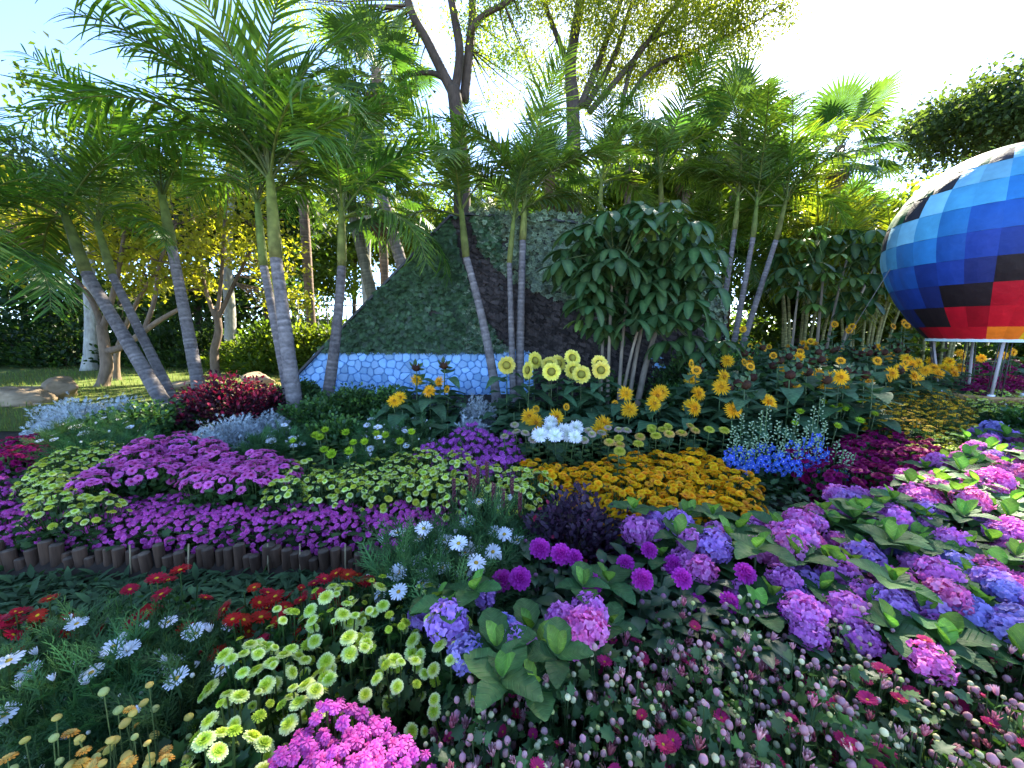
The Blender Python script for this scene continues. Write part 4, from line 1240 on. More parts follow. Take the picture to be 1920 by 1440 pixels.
# ------------------------------------------------------------------ sunflowers
SLEAF = [mesh(blade(.29, .23, HEART, 7, .18, d_, (.050, .120, .055), (.056, .13, .055), (.07, .14, .06), .25, .02, .03), 'leaf', SUNLEAF_M) for d_ in (.35, .6, .85)]
def sun_petals(R, c, c1, w=.30, n=20):
    p = blade(R * .55, R * w, prof(.5, .45), 4, .3, .12, c, c1)
    return merge([ring(p, n, .05, R * .45, 0, .1, cj=.1), ring(p, n, .22, R * .43, R * .03, .1, phase=.15, s=.92, cj=.1), dome(R * .52, -R * .2, 2, 10, (.06, .13, .03))])
P_PALE = [mesh(sun_petals(.112, (.80, .66, .06), (.84, .76, .16)), 'petals', PETAL) for _ in range(2)]
disc_t = merge([xf(dome(.046, .015, 4, 14, (.20, .15, .02), (.40, .36, .05))), ring(blade2(.012, .005, LANCE, 1, 0, (.22, .17, .03)), 26, .9, .042, .004), ring(blade2(.012, .005, LANCE, 1, 0, (.10, .06, .015)), 20, 1.0, .030, .007)])
P_DISC = mesh(disc_t, 'disc', PETAL)
P_BURST = [mesh(ray_burst(.094, (.80, .36, .008), (.86, .50, .015), (.45, .20, .01)), 'petals', PETAL) for _ in range(3)]
P_YDISC = mesh(dome(.020, .014, 3, 10, (.55, .28, .01), (.40, .16, .01)), 'disc', PETAL)
P_BROWN = mesh(merge([ring(blade(.038, .022, LANCE, 3, .3, .9, (.08, .022, .010), (.11, .035, .012)), 16, -.7, .04, 0, .15), xf(dome(.050, .035, 4, 12, (.045, .018, .010), (.07, .03, .015)))]), 'petals', PETAL)
P_GBR = mesh(ring(blade(.085, .05, LANCE, 3, .3, .2, (.05, .11, .04), (.06, .13, .045)), 6, -.3, .03), 'sepals', LEAF)
P_SUNS = mesh(sun_petals(.06, (.75, .36, .01), (.80, .45, .02), .28, 16), 'petals', PETAL)
def sunflower(loc, h, typ, label, group, face=(0, -1, .35), nleaf=7, s=1.0, ls=1.0, lean=(0, 0)):
    r_ = thing('sunflower', label, 'sunflower', loc, 0, group)
    top = np.array([lean[0], lean[1], h])
    f = norm((np.array(face) + RG.normal(0, .13, 3))[None])[0]
    path = qpath((0, 0, -.02), (lean[0] * .2, lean[1] * .2, h * .6), top - f * .03, 7)
    obj('stem', mesh(tube(path, [.009, .009, .008, .008, .007, .006, .006], 6, (.09, .15, .05)), 'stem', LEAF), r_)
    for i in range(nleaf):
        t = .22 + .68 * (i + random.random() * .6) / nleaf
        p = np.array(path[min(6, int(t * 6))]) * (1 - (t * 6 % 1)) + np.array(path[min(6, int(t * 6) + 1)]) * (t * 6 % 1)
        a = i * 2.4 + random.uniform(-.5, .5)
        d = np.array([math.cos(a), math.sin(a), .15])
        q = p + norm(d[None])[0] * .05
        lo = obj('leaf', random.choice(SLEAF), r_, M4(frames([d], (0, 0, 1))[0], q - np.array([0, 0, .0]), random.uniform(.75, 1.15) * ls * (1.05 - .35 * t)))
    hd_m, disc = {'pale': (random.choice(P_PALE), P_DISC), 'burst': (random.choice(P_BURST), P_YDISC), 'brown': (P_BROWN, None), 'small': (P_SUNS, P_YDISC)}.get(typ, (None, None))
    if hd_m:
        ho = obj('flower_head', hd_m, r_, M4(zframe(f), top, s))
        if disc: obj('disc', disc, ho, M4(np.eye(3), (0, 0, .012 if typ != 'burst' else .016)))
        if typ == 'brown': obj('sepals', P_GBR, ho, M4(np.eye(3), (0, 0, -.01)))
def sun_px(px, py, d, typ, label, group, **kw):
    w = at_d(px, py, d)
    g = gz(w.x, w.y)
    sunflower(Vector((w.x, w.y, g)), w.z - g, typ, label, group, **kw)
for x, y, d, f in ((950, 685, 4.75, (-.2, -1, .3)), (990, 694, 4.6, (-1, -.6, .1)), (1003, 676, 4.85, (.5, -.6, .3)), (1030, 682, 4.8, (-.1, -1, .5)), (1034, 697, 4.55, (0, -1, .3)), (1047, 681, 4.9, (.6, -.8, .2)), (1073, 671, 4.9, (.3, -1, .3)), (1075, 694, 4.7, (.2, -1, .3)), (1090, 702, 4.6, (.1, -1, .3)), (1127, 694, 4.7, (.1, -1, .25)), (1124, 682, 4.85, (0, -1, .4))):
    sun_px(x, y, d, 'pale', 'lemon yellow sunflower with an olive disc in the row before the palms', 'lemon yellow sunflowers', face=f, s=1.0, nleaf=9)
OL = 'shaggy orange sunflower '
for x, y, d in ((993, 781, 4.0), (1004, 793, 3.95), (1043, 782, 4.05), (1131, 795, 3.95), (1125, 806, 3.9)):
    sun_px(x, y, d, 'burst', OL + 'just above the white show chrysanthemums', 'orange sunflowers above the white mums', face=(random.uniform(-.4, .4), -1, .4), nleaf=9)
for x, y, d in ((1173, 738, 4.3), (1180, 768, 4.15), (1226, 757, 4.2), (1240, 735, 4.4), (1232, 742, 4.35), (1310, 738, 4.3), (1302, 766, 4.1), (1296, 762, 4.2), (1297, 711, 4.9), (1357, 706, 4.7), (1375, 769, 3.95)):
    sun_px(x, y, d, 'burst', OL + 'between the umbrella tree and the delphiniums', 'orange sunflowers below the umbrella tree', face=(random.uniform(-.4, .4), -1, .4), nleaf=9)
for x, y, d in ((805, 733, 4.5), (823, 716, 4.8), (739, 752, 4.4), (750, 745, 4.5), (838, 730, 4.7), (781, 712, 4.9)):
    sun_px(x, y, d, 'burst' if x < 830 else 'small', OL + 'among broad leaves before the blue stones', 'orange sunflowers before the blue stones', face=(random.uniform(-.6, .5), -1, .5), nleaf=9, s=.85)
for x, y, d in ((780, 690, 4.7), (832, 686, 4.8)):
    sun_px(x, y, d, 'brown', 'withered brown sunflower head drooping before the blue stones', 'withered brown sunflowers before the stones', face=(random.uniform(-.3, .3), -.5, -.5), nleaf=7)
for x, y, d in ((1153, 757, 4.3), (1005, 767, 4.3), (1062, 763, 4.4)):
    sun_px(x, y, d, 'small', 'small half-open orange sunflower among big leaves', 'half-open orange sunflowers', face=(.3, -1, .2), nleaf=7, s=.75)
for x, y, d in ((1442, 753, 4.1), (1489, 727, 4.5), (1517, 705, 4.9), (1553, 709, 4.9), (1547, 722, 4.8), (1577, 709, 4.9), (1580, 720, 4.8), (1627, 716, 4.9), (1672, 700, 5.0), (1714, 705, 5.2), (1466, 690, 5.5), (1536, 703, 5.0)):
    sun_px(x, y, d, 'burst', OL + 'on the slope beside the mustard yellow mums', 'orange sunflowers on the slope', face=(random.uniform(-.5, .3), -1, .35), nleaf=8)
for x, y, d in ((1750, 690, 5.6), (1735, 695, 5.5), (1722, 680, 5.7), (1710, 683, 5.7), (1700, 672, 5.8), (1760, 700, 5.5), (1745, 678, 5.8), (1785, 692, 5.9), (1790, 700, 5.8), (1770, 690, 5.9), (1800, 690, 6.2), (1780, 678, 6.2), (1690, 690, 5.6), (1720, 712, 5.3), (1805, 668, 7.2), (1840, 672, 7.2), (1880, 666, 7.2), (1900, 660, 7.5), (1800, 662, 7.5)):
    sun_px(x, y, d, 'burst', OL + 'near the poles under the balloon', 'orange sunflowers near the balloon poles', face=(random.uniform(-.6, .2), -1, .35), nleaf=6, s=.9)
# leafy field of spent sunflowers on the slope
for p in fill([(1290, 720), (1310, 640), (1400, 618), (1560, 615), (1680, 640), (1720, 680), (1690, 722), (1560, 735), (1400, 740)], .72, .35, .3):
    t_ = random.choices(('brown', 'leafy', 'small', 'burst'), (6, 4, 2, 1))[0]
    lb = {'brown': 'spent sunflower with a dark nodding head on the leafy slope', 'leafy': 'leafy flowerless sunflower on the slope', 'small': 'small single orange sunflower on the leafy slope', 'burst': 'double orange sunflower deep in the leafy slope'}[t_]
    sunflower(p, random.uniform(.62, .85), t_, lb, lb.split(' on the')[0].split(' deep')[0] + 's on the slope', face=(random.uniform(-.5, .5), -.8, -.3 if t_ == 'brown' else .4), nleaf=9, ls=1.1)
for p in fill([(1380, 790), (1300, 800), (1180, 800), (1170, 770), (1300, 760), (1450, 755), (1600, 745), (1620, 770), (1480, 800)], .34, .30, .3) + fill([(930, 800), (930, 740), (1160, 735), (1160, 780)], .4, .32, .3) + fill([(720, 800), (750, 760), (850, 760), (850, 800)], .35, .3, .3):
    sunflower(p, random.uniform(.30, .45), 'leafy', 'broad-leaved flowerless sunflower filling in under the blooms', 'flowerless sunflowers under the blooms', nleaf=8, ls=1.05)
for x, y, d in ((1565, 608, 7.2), (1520, 640, 7.2), (1500, 660, 6.5), (1592, 620, 7.4), (1598, 612, 7.4), (1350, 617, 7.0), (1393, 617, 6.8), (1700, 610, 7.0), (1695, 605, 7.2), (1675, 612, 7.2)):
    sun_px(x, y, d, 'small', 'tall single sunflower rising at the back of the slope', 'tall sunflowers at the back of the slope', face=(random.uniform(-.5, .5), -1, .2), nleaf=9, s=1.1)

# ------------------------------------------------------------------ palms
def frond(L, e0, droop, c, c1, nl=44, ll=.50, lw=.040, vee=.35, ragged=.1, twist=0.0):
    """feather frond starting at the origin towards +Y, base elevation e0, bending down by droop (radians)"""
    n = 14
    P = [np.zeros(3)]
    for i in range(n):
        t = i / n
        e = e0 - droop * (t ** 1.3)
        P.append(P[-1] + np.array([twist * t * .4, math.cos(e), math.sin(e)]) * L / n)
    P = np.array(P)
    tang = norm(np.gradient(P, axis=0))
    rr = [.020 * (1 - .88 * i / n) + .002 for i in range(n + 1)]
    out = [tube(P, rr, 5, np.array([.16, .20, .045]), cap=False)]
    lfs = [blade(1, .066, prof(.22, .55), 4, .45, q_, c, c1) for q_ in (.18, .42, .75)]
    Rs, ls, ss_, cm = [[], [], []], [[], [], []], [[], [], []], [[], [], []]
    for i in range(nl):
        t = .16 + .84 * (i / (nl - 1))
        f = t * n
        k = min(n - 1, int(f))
        p = P[k] + (P[k + 1] - P[k]) * (f - k)
        tg = tang[k]
        side = norm(np.cross(tg, np.array([0, 0, 1.0]))[None])[0]
        upv = np.cross(side, tg)
        ln = ll * (math.sin(math.pi * min(1, .18 + t * .72)) ** .7) * random.uniform(.85, 1.1)
        for s in (-1, 1):
            if random.random() < .04: continue
            fw = .55 + .75 * t + random.uniform(-.18, .18)
            v_ = random.choices((0, 1, 2), (3, 4, 2))[0]
            d = side * s * 1.0 + tg * fw + upv * (vee + random.uniform(-ragged, ragged)) + np.array([0, 0, -.18 * random.random()])
            Rs[v_].append(frames([d], upv + side * -s * .3 + RG.normal(0, .2, 3))[0]); ls[v_].append(p); ss_[v_].append(ln * random.uniform(.8, 1.1)); cm[v_].append(np.ones(3) * random.uniform(.75, 1.25) * (np.array([1.5, 1.15, 1]) if random.random() < .08 else 1))
    for v_ in range(3):
        out.append(stamp(lfs[v_], Rs[v_], ls[v_], ss_[v_], cm[v_]))
    return merge(out)
PG, PG1 = (.055, .125, .022), (.09, .175, .026)
FR = {}
def mk_fronds(key, c, c1, L, ll, lw=.04, nl=44):
    FR[key] = {'up': [mesh(frond(L, rad(80), rad(55), c, c1, nl, ll, lw, .35), 'frond', PALM), mesh(frond(L, rad(72), rad(75), c, c1, nl, ll, lw, .3, twist=.3), 'frond', PALM)],
               'mid': [mesh(frond(L, rad(58), rad(85), c, c1, nl, ll, lw, .3), 'frond', PALM), mesh(frond(L, rad(50), rad(105), c, c1, nl, ll, lw, .2, .18, -.3), 'frond', PALM)],
               'low': [mesh(frond(L * .95, rad(30), rad(110), c, c1, nl, ll, lw, .1, .2), 'frond', PALM), mesh(frond(L * .9, rad(15), rad(105), c, c1, nl, ll, lw, .05, .25, .3), 'frond', PALM)]}
mk_fronds('a', PG, PG1, 2.35, .60)
mk_fronds('b', (.06, .12, .022), (.12, .19, .028), 2.0, .50)
mk_fronds('g', (.12, .17, .02), (.22, .25, .03), 1.9, .46)

def palm_trunk(path, r0, r1, rings=True, c=(.19, .165, .16)):
    n = len(path)
    P, Rr, C = [], [], []
    L = sum(np.linalg.norm(np.array(path[i + 1]) - np.array(path[i])) for i in range(n - 1))
    m = int(L / .028)
    seg = np.linspace(0, n - 1, m)
    rs = random.Random(int(L * 1000))
    nxt, gap = 3, 3
    stripe = set()
    while nxt < m:
        stripe.add(nxt); nxt += rs.choice((2, 3, 4, 4, 5, 6))
    for k, f in enumerate(seg):
        i = min(n - 2, int(f)); u = f - i
        t = k / (m - 1)
        p = np.array(path[i]) * (1 - u) + np.array(path[i + 1]) * u
        r = r0 + (r1 - r0) * min(1, t * 1.15) + .35 * r0 * max(0, 1 - t * 9) ** 2
        r *= 1 + .018 * math.sin(k * .37 + L * 9) * math.sin(k * .11)
        if k in stripe: r *= 1.03
        P.append(p); Rr.append(r)
        g = np.array(c) * (1 + .12 * rs.uniform(-1, 1))
        C.append(g * (rs.uniform(1.1, 1.6) if k in stripe else (.8 if (k - 1) in stripe else 1.0)) if rings else g)
    return tube(P, Rr, 12, cf=lambda t: C[min(m - 1, int(round(t * (m - 1))))])
def feather_palm(label, d, base, ring_top, shaft_top, r0, fr='a', nf=10, fs=1.0, extra=(), bulge=(0, 0), up=None):
    """trunk through three pixels at one distance; fronds = list of (kind, azimuth)"""
    B = at_d(*base, d); Mp = at_d(*ring_top, d); S = at_d(*shaft_top, d)
    g = gz(B.x, B.y)
    B = Vector((B.x - (Mp.x - B.x) * max(0, B.z - g) / max(.3, Mp.z - B.z), B.y, g - .03))
    r_ = thing('palm_tree', label, 'palm', B)
    b, m_, s_ = np.array(B), np.array(Mp), np.array(S)
    ctrl = m_ + (b - m_) * .5 + np.array([bulge[0], 0, 0])
    path = [p - b for p in qpath(b, ctrl, m_, 10)]
    obj('trunk', mesh(palm_trunk(path, r0 * .76, r0 * .76 * .72), 'trunk', PALMBARK), r_)
    r0 = r0 * .76
    sh = [p - b for p in qpath(m_ - (s_ - m_) * .02, (m_ + s_) / 2, s_, 7)]
    k = r0 * .72
    obj('crownshaft', mesh(tube(sh, [k * 1.02, k * 1.10, k * 1.06, k * .96, k * .84, k * .74, k * .62], 12, cf=lambda t: np.array([.20, .20, .055]) * (1 - t) + np.array([.15, .20, .04]) * t), 'crownshaft', LEAF_SOFT), r_)
    top = s_ - b
    lst = []
    a0 = random.uniform(0, 6.28)
    for i in range(nf):
        kd = 'up' if i < nf * .42 else ('mid' if i < nf * .84 else 'low')
        az = a0 + i * 2.4
        if kd == 'low': az = random.choice((-1, 1)) * random.uniform(.7, 1.8)
        lst.append((kd, az, random.uniform(.8, 1.08)))
    lst += [(k_, rad(a), s) for k_, a, s in extra]
    for kd, a, s in lst:
        R = rz(a) @ ry(random.uniform(-.25, .25))
        obj('frond', random.choice(FR[fr][kd]), r_, M4(R, top - np.array([0, 0, .03 if kd == 'up' else (.10 if kd == 'mid' else .16)]), s * fs))
    return r_
# azimuth a: frond leans towards (-sin a, cos a): a=90 leans to -X (left), a=-90 to +X, a=180 to the viewer
feather_palm('outermost leaning palm of the pair over the lawn', 5.9, (312, 762), (162, 512), (118, 392), .13, 'a', 4, 1.0, [('mid', 120, 1.1), ('low', 60, 1.1), ('mid', 40, 1.0), ('low', 150, 1.0)])
feather_palm('slimmer leaning palm of the pair over the lawn', 6.2, (330, 760), (210, 515), (180, 415), .10, 'a', 5, .9, [('mid', 90, .9), ('low', -100, .8)])
feather_palm('upright palm rising behind the red-tipped burgundy shrub', 6.7, (374, 735), (322, 462), (303, 362), .135, 'a', 5, .9, [('mid', -120, .9), ('up', 100, 1.0)])
feather_palm('slender rear trunk of the twin palms at the blue stone corner', 5.8, (548, 770), (494, 497), (482, 375), .10, 'a', 6, .85)
feather_palm('thick front palm of the twins with fronds high overhead', 5.3, (556, 785), (517, 482), (506, 325), .135, 'a', 5, 1.0, [('up', 120, 1.25), ('mid', 105, 1.2), ('up', 60, 1.15), ('up', 170, 1.0), ('up', -60, 1.05), ('mid', -80, 1.0), ('mid', -130, 1.0), ('mid', 80, 1.1), ('up', -20, 1.0)])
feather_palm('palm curving right in front of the blue painted stones', 5.9, (610, 770), (641, 498), (641, 388), .115, 'a', 5, .95, [('mid', -95, 1.0), ('low', -80, 1.0), ('up', 30, .9), ('low', -110, .9)], (.06, 0))
feather_palm('palm bending left against the middle of the planted wall', 6.2, (925, 722), (874, 482), (864, 385), .10, 'b', 6, .9, [('low', 100, .95), ('up', 20, 1.0)], (.10, 0))
feather_palm('thin palm of the pair crossing the dark bark band', 6.3, (961, 690), (955, 492), (964, 400), .075, 'b', 6, .85, [('up', -20, 1.1)])
feather_palm('thicker palm of the pair crossing the dark bark band', 6.4, (974, 700), (980, 450), (984, 372), .10, 'b', 6, 1.0, [('up', -30, 1.25), ('up', 10, 1.15), ('mid', -90, 1.0), ('low', -100, .9)])
feather_palm('tall palm trunk right behind the umbrella tree', 8.2, (1358, 600), (1378, 430), (1385, 360), .085, 'b', 8, 1.05)
feather_palm('slanting palm behind the sunflower slope', 8.0, (1388, 606), (1412, 445), (1420, 370), .085, 'b', 8, 1.05)
feather_palm('palm leaning towards the balloon behind the sunflowers', 7.8, (1408, 612), (1455, 450), (1475, 370), .085, 'b', 8, 1.0)
feather_palm('palm crown rising behind the right half of the planted wall', 8.6, (1240, 600), (1240, 380), (1238, 310), .09, 'b', 8, 1.1)
feather_palm('palm crown showing over the middle of the planted wall', 8.8, (1120, 600), (1125, 400), (1128, 330), .09, 'b', 8, 1.1)
feather_palm('palm hanging in from beyond the lawn side of the frame', 4.9, (-190, 800), (-140, 560), (-120, 440), .12, 'a', 9, .95, [('low', -90, 1.0), ('mid', -90, .9), ('low', -120, 1.0)])
def clump_palm(label, px, py, d, ns, spread, h0, fs, fr='g'):
    p = at_d(px, py, d); b = on_ground(p.x, p.y)
    r_ = thing('areca_palm', label, 'palm', b)
    for i in range(ns):
        a = i * 2.4; q = spread * math.sqrt((i + .3) / ns)
        top = np.array([q * math.cos(a) * 1.8, q * math.sin(a) * 1.8, h0 * random.uniform(.7, 1.1)])
        base = np.array([q * math.cos(a), q * math.sin(a), -.05])
        obj('stem', mesh(palm_trunk(qpath(base, (base[0], base[1], top[2] * .5), top, 6), .035, .028, True, (.26, .24, .10)), 'stem', PALMBARK), r_)
        for k in range(5):
            kd = ('up', 'mid', 'mid', 'low', 'up')[k]
            obj('frond', random.choice(FR[fr][kd]), r_, M4(rz(a + k * 2.4 + random.uniform(-.4, .4)), top, fs * random.uniform(.85, 1.1)))
clump_palm('golden areca palm clump beside the balloon', 1620, 640, 9.5, 9, .5, 2.6, 1.05)
clump_palm('yellow-green areca palm clump behind the slanting palms', 1500, 640, 10, 8, .5, 2.9, 1.1)
clump_palm('areca palm clump in the gap below the fan palms', 1340, 620, 10.5, 8, .5, 3.2, 1.15, 'b')
clump_palm('areca palm clump farther right behind the balloon', 1760, 640, 10.5, 8, .6, 2.7, 1.05)

# fan palms
def fan_leaf(R, pet, c, c1, nseg=34):
    out = [tube([(0, 0, 0), (0, pet * .5, pet * .10), (0, pet, pet * .08)], [.018, .013, .010], 5, (.13, .17, .05), cap=False)]
    spread_ = rad(290)
    for i in range(nseg):
        a = -spread_ / 2 + spread_ * i / (nseg - 1)
        w0 = spread_ / nseg * 1.02
        rows, cr = [], []
        ln = R * (1 - .18 * abs(a) / (spread_ / 2)) * random.uniform(.93, 1.05)
        tip = random.uniform(.5, 1.3)
        for j, t in enumerate((.03, .3, .55, .78, 1.0)):
            r = ln * t
            hw = r * math.tan(w0 / 2) if t <= .55 else ln * .55 * math.tan(w0 / 2) * (1 - (t - .55) / .46)
            z = .10 * r * math.cos(a * .5) - (tip * ln * max(0, t - .55) ** 1.5) - .25 * R * (t * abs(a) / 2.5) ** 2
            dv = np.array([math.sin(a), math.cos(a)]); sv = np.array([math.cos(a), -math.sin(a)])
            L_ = dv * r - sv * hw; R_ = dv * r + sv * hw; M_ = dv * r
            ridge = .22 * hw
            rows.append([(L_[0], L_[1] + pet, z - ridge + pet * .08), (M_[0], M_[1] + pet, z + ridge + pet * .08), (R_[0], R_[1] + pet, z - ridge + pet * .08)])
            cc = np.array(c) + (np.array(c1) - np.array(c)) * t
            cr.append([cc, cc * 1.15, cc])
        out.append(grid(rows, cr))
    return merge(out)
FANS = [mesh(fan_leaf(.85, p_, (.035, .08, .025), (.06, .115, .03)), 'fan_leaf', PALM) for p_ in (.75, .9, 1.0)]
FAN_DEAD = mesh(fan_leaf(.7, .6, (.16, .10, .05), (.22, .15, .08), 22), 'dead_leaf', BARK)
def fan_palm(label, px, py, d, s, nl=15, base=None, r=.12, tc=(.16, .11, .075), skirt=6):
    S = at_d(px, py, d)
    if base: Bp = at_d(*base, d)
    else: Bp = Vector((S.x, S.y, 0))
    g = gz(Bp.x, Bp.y)
    B = Vector((Bp.x, Bp.y, g - .03)) if base is None else Vector((Bp.x + (Bp.x - S.x) * max(0, Bp.z - g) / max(.3, S.z - Bp.z), Bp.y, g - .03))
    r_ = thing('fan_palm', label, 'palm', B)
    top = np.array(S) - np.array(B)
    obj('trunk', mesh(palm_trunk(qpath((0, 0, 0), top * .5, top, 8), r, r * 1.05, True, tc), 'trunk', BARK), r_)
    for i in range(nl):
        t = i / nl
        el = rad(66 - 112 * t)
        a = i * 2.4 + random.uniform(-.3, .3)
        R = rz(a) @ rx(el) @ ry(random.uniform(-.3, .3))
        obj('fan_leaf', random.choice(FANS), r_, M4(R, top - np.array([0, 0, .25 * t]), s * random.uniform(.85, 1.1)))
    for i in range(skirt):
        a = i * 2.4
        obj('dead_leaf', FAN_DEAD, r_, M4(rz(a) @ rx(rad(-75)), top - np.array([0, 0, .3 + .1 * random.random()]), s * .6))
fan_palm('fan palm silhouetted left of the bright sky gap', 1385, 245, 11.5, 1.15, 18)
fan_palm('fan palm standing alone in the bright sky gap', 1575, 275, 11.5, 1.12, 18)
fan_palm('fan palm half hidden behind the palms over the wall', 1290, 300, 13, 1.1, 18)
fan_palm('fan palm with a shaggy brown trunk behind the wall top', 1030, 330, 10.5, .85, 18, (1034, 480), .14, (.15, .08, .05), 9)
fan_palm('fan palm with a leaning grey trunk left of the wall slope', 715, 365, 9.0, .9, 18, (752, 500), .13, (.24, .20, .17), 8)
fan_palm('dark fan palm behind the palm in front of the stones', 640, 300, 9.5, .95, 18, (695, 560), .13, (.13, .12, .08), 8)
fan_palm('fan palm reaching up beside the forked tree', 705, 130, 10.5, 1.0, 18)
fan_palm('fan palm seen through the gap over the wall top', 920, 390, 13, .8, 14)
fan_palm('fan palm filling the gap under the spreading tree', 1180, 300, 12.5, 1.0, 15)
fan_palm('fan palm behind the golden areca', 1600, 420, 13, 1.0, 16)
fan_palm('fan palm crowded behind the twin palms', 560, 250, 10.5, .95, 16)

# ------------------------------------------------------------------ umbrella trees (big whorled leaves)
ULEAF = [mesh(blade(.33, .135, prof(.6, .5), 6, .22, dr, (.030, .080, .024), (.034, .088, .027), (.075, .14, .045), .15, 0, .03), 'leaf', GLOSSY) for dr in (.35, .6)]
ULEAF_Y = mesh(blade(.24, .09, prof(.6, .5), 6, .22, .4, (.11, .20, .03), (.10, .18, .03), (.15, .25, .06), .15), 'leaf', GLOSSY)
def umbrella_tree(label, px, py, d, canes, whorls, group=None, yellow=.08, lsz=1.0):
    p = at_d(px, py, d); b = on_ground(p.x, p.y)
    r_ = thing('umbrella_tree', label, 'tree', b)
    tops = []
    for (bx, tx, ty, rr) in canes:
        T_ = np.array(at_d(tx, ty, d + random.uniform(-.3, .3))) - np.array(b)
        B_ = np.array([at_d(bx, py, d).x - b.x, random.uniform(-.1, .1), -.05])
        path = qpath(B_, (B_[0] * .7 + T_[0] * .3, (B_[1] + T_[1]) / 2, T_[2] * .55), T_, 9)
        obj('cane', mesh(tube(path, [rr * (1 - .06 * i) for i in range(9)], 9, (.26, .21, .15)), 'cane', BARK), r_)
        tops.append(T_)
    pet = []
    for (wx, wy, dd) in whorls:
        W = np.array(at_d(wx, wy, d + dd)) - np.array(b)
        near = min(tops, key=lambda q: np.linalg.norm(q - W))
        src = near * random.uniform(.75, 1.0)
        pet.append(tube(qpath(src, (src + W) / 2 + np.array([0, 0, .12]), W, 6), [.012, .010, .009, .008, .007, .006], 5, (.10, .14, .045), cap=False))
        nl = random.randint(7, 9)
        a0 = random.random() * 6
        yl = random.random() < yellow
        for k in range(nl):
            a = a0 + 2 * math.pi * k / nl
            R = frames([[math.cos(a), math.sin(a), random.uniform(-.75, -.05)]], (0, 0, 1))[0]
            obj('leaf', ULEAF_Y if yl else random.choice(ULEAF), r_, M4(R, W + np.array([.03 * math.cos(a), .03 * math.sin(a), 0]), random.uniform(.8, 1.1) * lsz))
    obj('petioles', mesh(merge(pet), 'petioles', LEAF), r_)
wh = []
for i in range(74):
    a = i * 2.4; q = math.sqrt((i + .5) / 74)
    wh.append((1195 + 140 * q * math.cos(a), 470 + 110 * q * math.sin(a) + 20, random.uniform(-.6, .5)))
wh += [(1135, 610, -.2), (1190, 600, -.5), (1235, 590, -.4), (1250, 640, -.3), (1090, 600, .1), (1110, 540, -.4), (1340, 470, .1), (1345, 540, .0), (1330, 600, -.1), (1350, 640, -.2), (1270, 600, -.4), (1150, 620, .2), (1050, 500, 0), (1060, 470, .1), (1200, 385, .1), (1260, 380, .2), (1090, 560, -.3), (1080, 520, -.2), (1300, 580, -.3), (1320, 520, -.1), (1120, 600, .0), (1290, 630, -.2), (1310, 660, -.3)]
umbrella_tree('big umbrella tree with drooping whorled leaves before the bark band', 1170, 700, 5.6, [(1128, 1135, 560, .03), (1140, 1150, 470, .028), (1158, 1180, 520, .03), (1168, 1215, 560, .028), (1180, 1235, 500, .035), (1195, 1255, 560, .05)], wh)
wh = []
for i in range(34):
    a = i * 2.4; q = math.sqrt((i + .5) / 34)
    wh.append((1570 + 130 * q * math.cos(a), 500 + 85 * q * math.sin(a), random.uniform(-.7, .7)))
umbrella_tree('umbrella tree behind the sunflower slope next to the balloon', 1560, 630, 8.0, [(1490, 1500, 520, .03), (1530, 1545, 500, .035), (1545, 1590, 480, .03), (1570, 1640, 500, .04)], wh, yellow=.3, lsz=1.15)

# ------------------------------------------------------------------ broadleaved trees
TL = from_faces([(0, 0, 0), (.3, .45, .06), (0, 1, -.08), (-.3, .45, .06)], [(0, 1, 2), (0, 2, 3)], (1, 1, 1))
def leafcloud(centers, n_per, sig, s0, s1, ca, cb, flat=.7, sel=None, csel=None):
    C = np.repeat(np.asarray(centers, float), n_per, 0)
    n = len(C)
    p = C + RG.normal(0, 1, (n, 3)) * np.array([sig, sig, sig * flat])
    d = RG.normal(0, 1, (n, 3)) + np.array([0, 0, -.35])
    R = frames(d, RG.normal(0, .5, (n, 3)) + np.array([0, 0, 1]))
    w = np.clip(np.repeat(RG.uniform(0, 1, len(centers)), n_per) * .6 + RG.uniform(0, .4, n), 0, 1)[:, None]
    c = np.array(ca) * w + np.array(cb) * (1 - w)
    return stamp(TL, R, p, RG.uniform(s0, s1, n), c)
def blob_points(blobs, n):
    vol = np.array([b[3] * b[4] * b[5] for b in blobs]) ** .8
    k = RG.choice(len(blobs), n, p=vol / vol.sum())
    out = []
    for i in k:
        x, y, z, a, b, c = blobs[i]
        v = norm(RG.normal(0, 1, (1, 3)))[0] * RG.uniform(.35, 1.0) ** .6
        out.append((x + v[0] * a, y + v[1] * b, z + v[2] * c))
    return np.array(out)
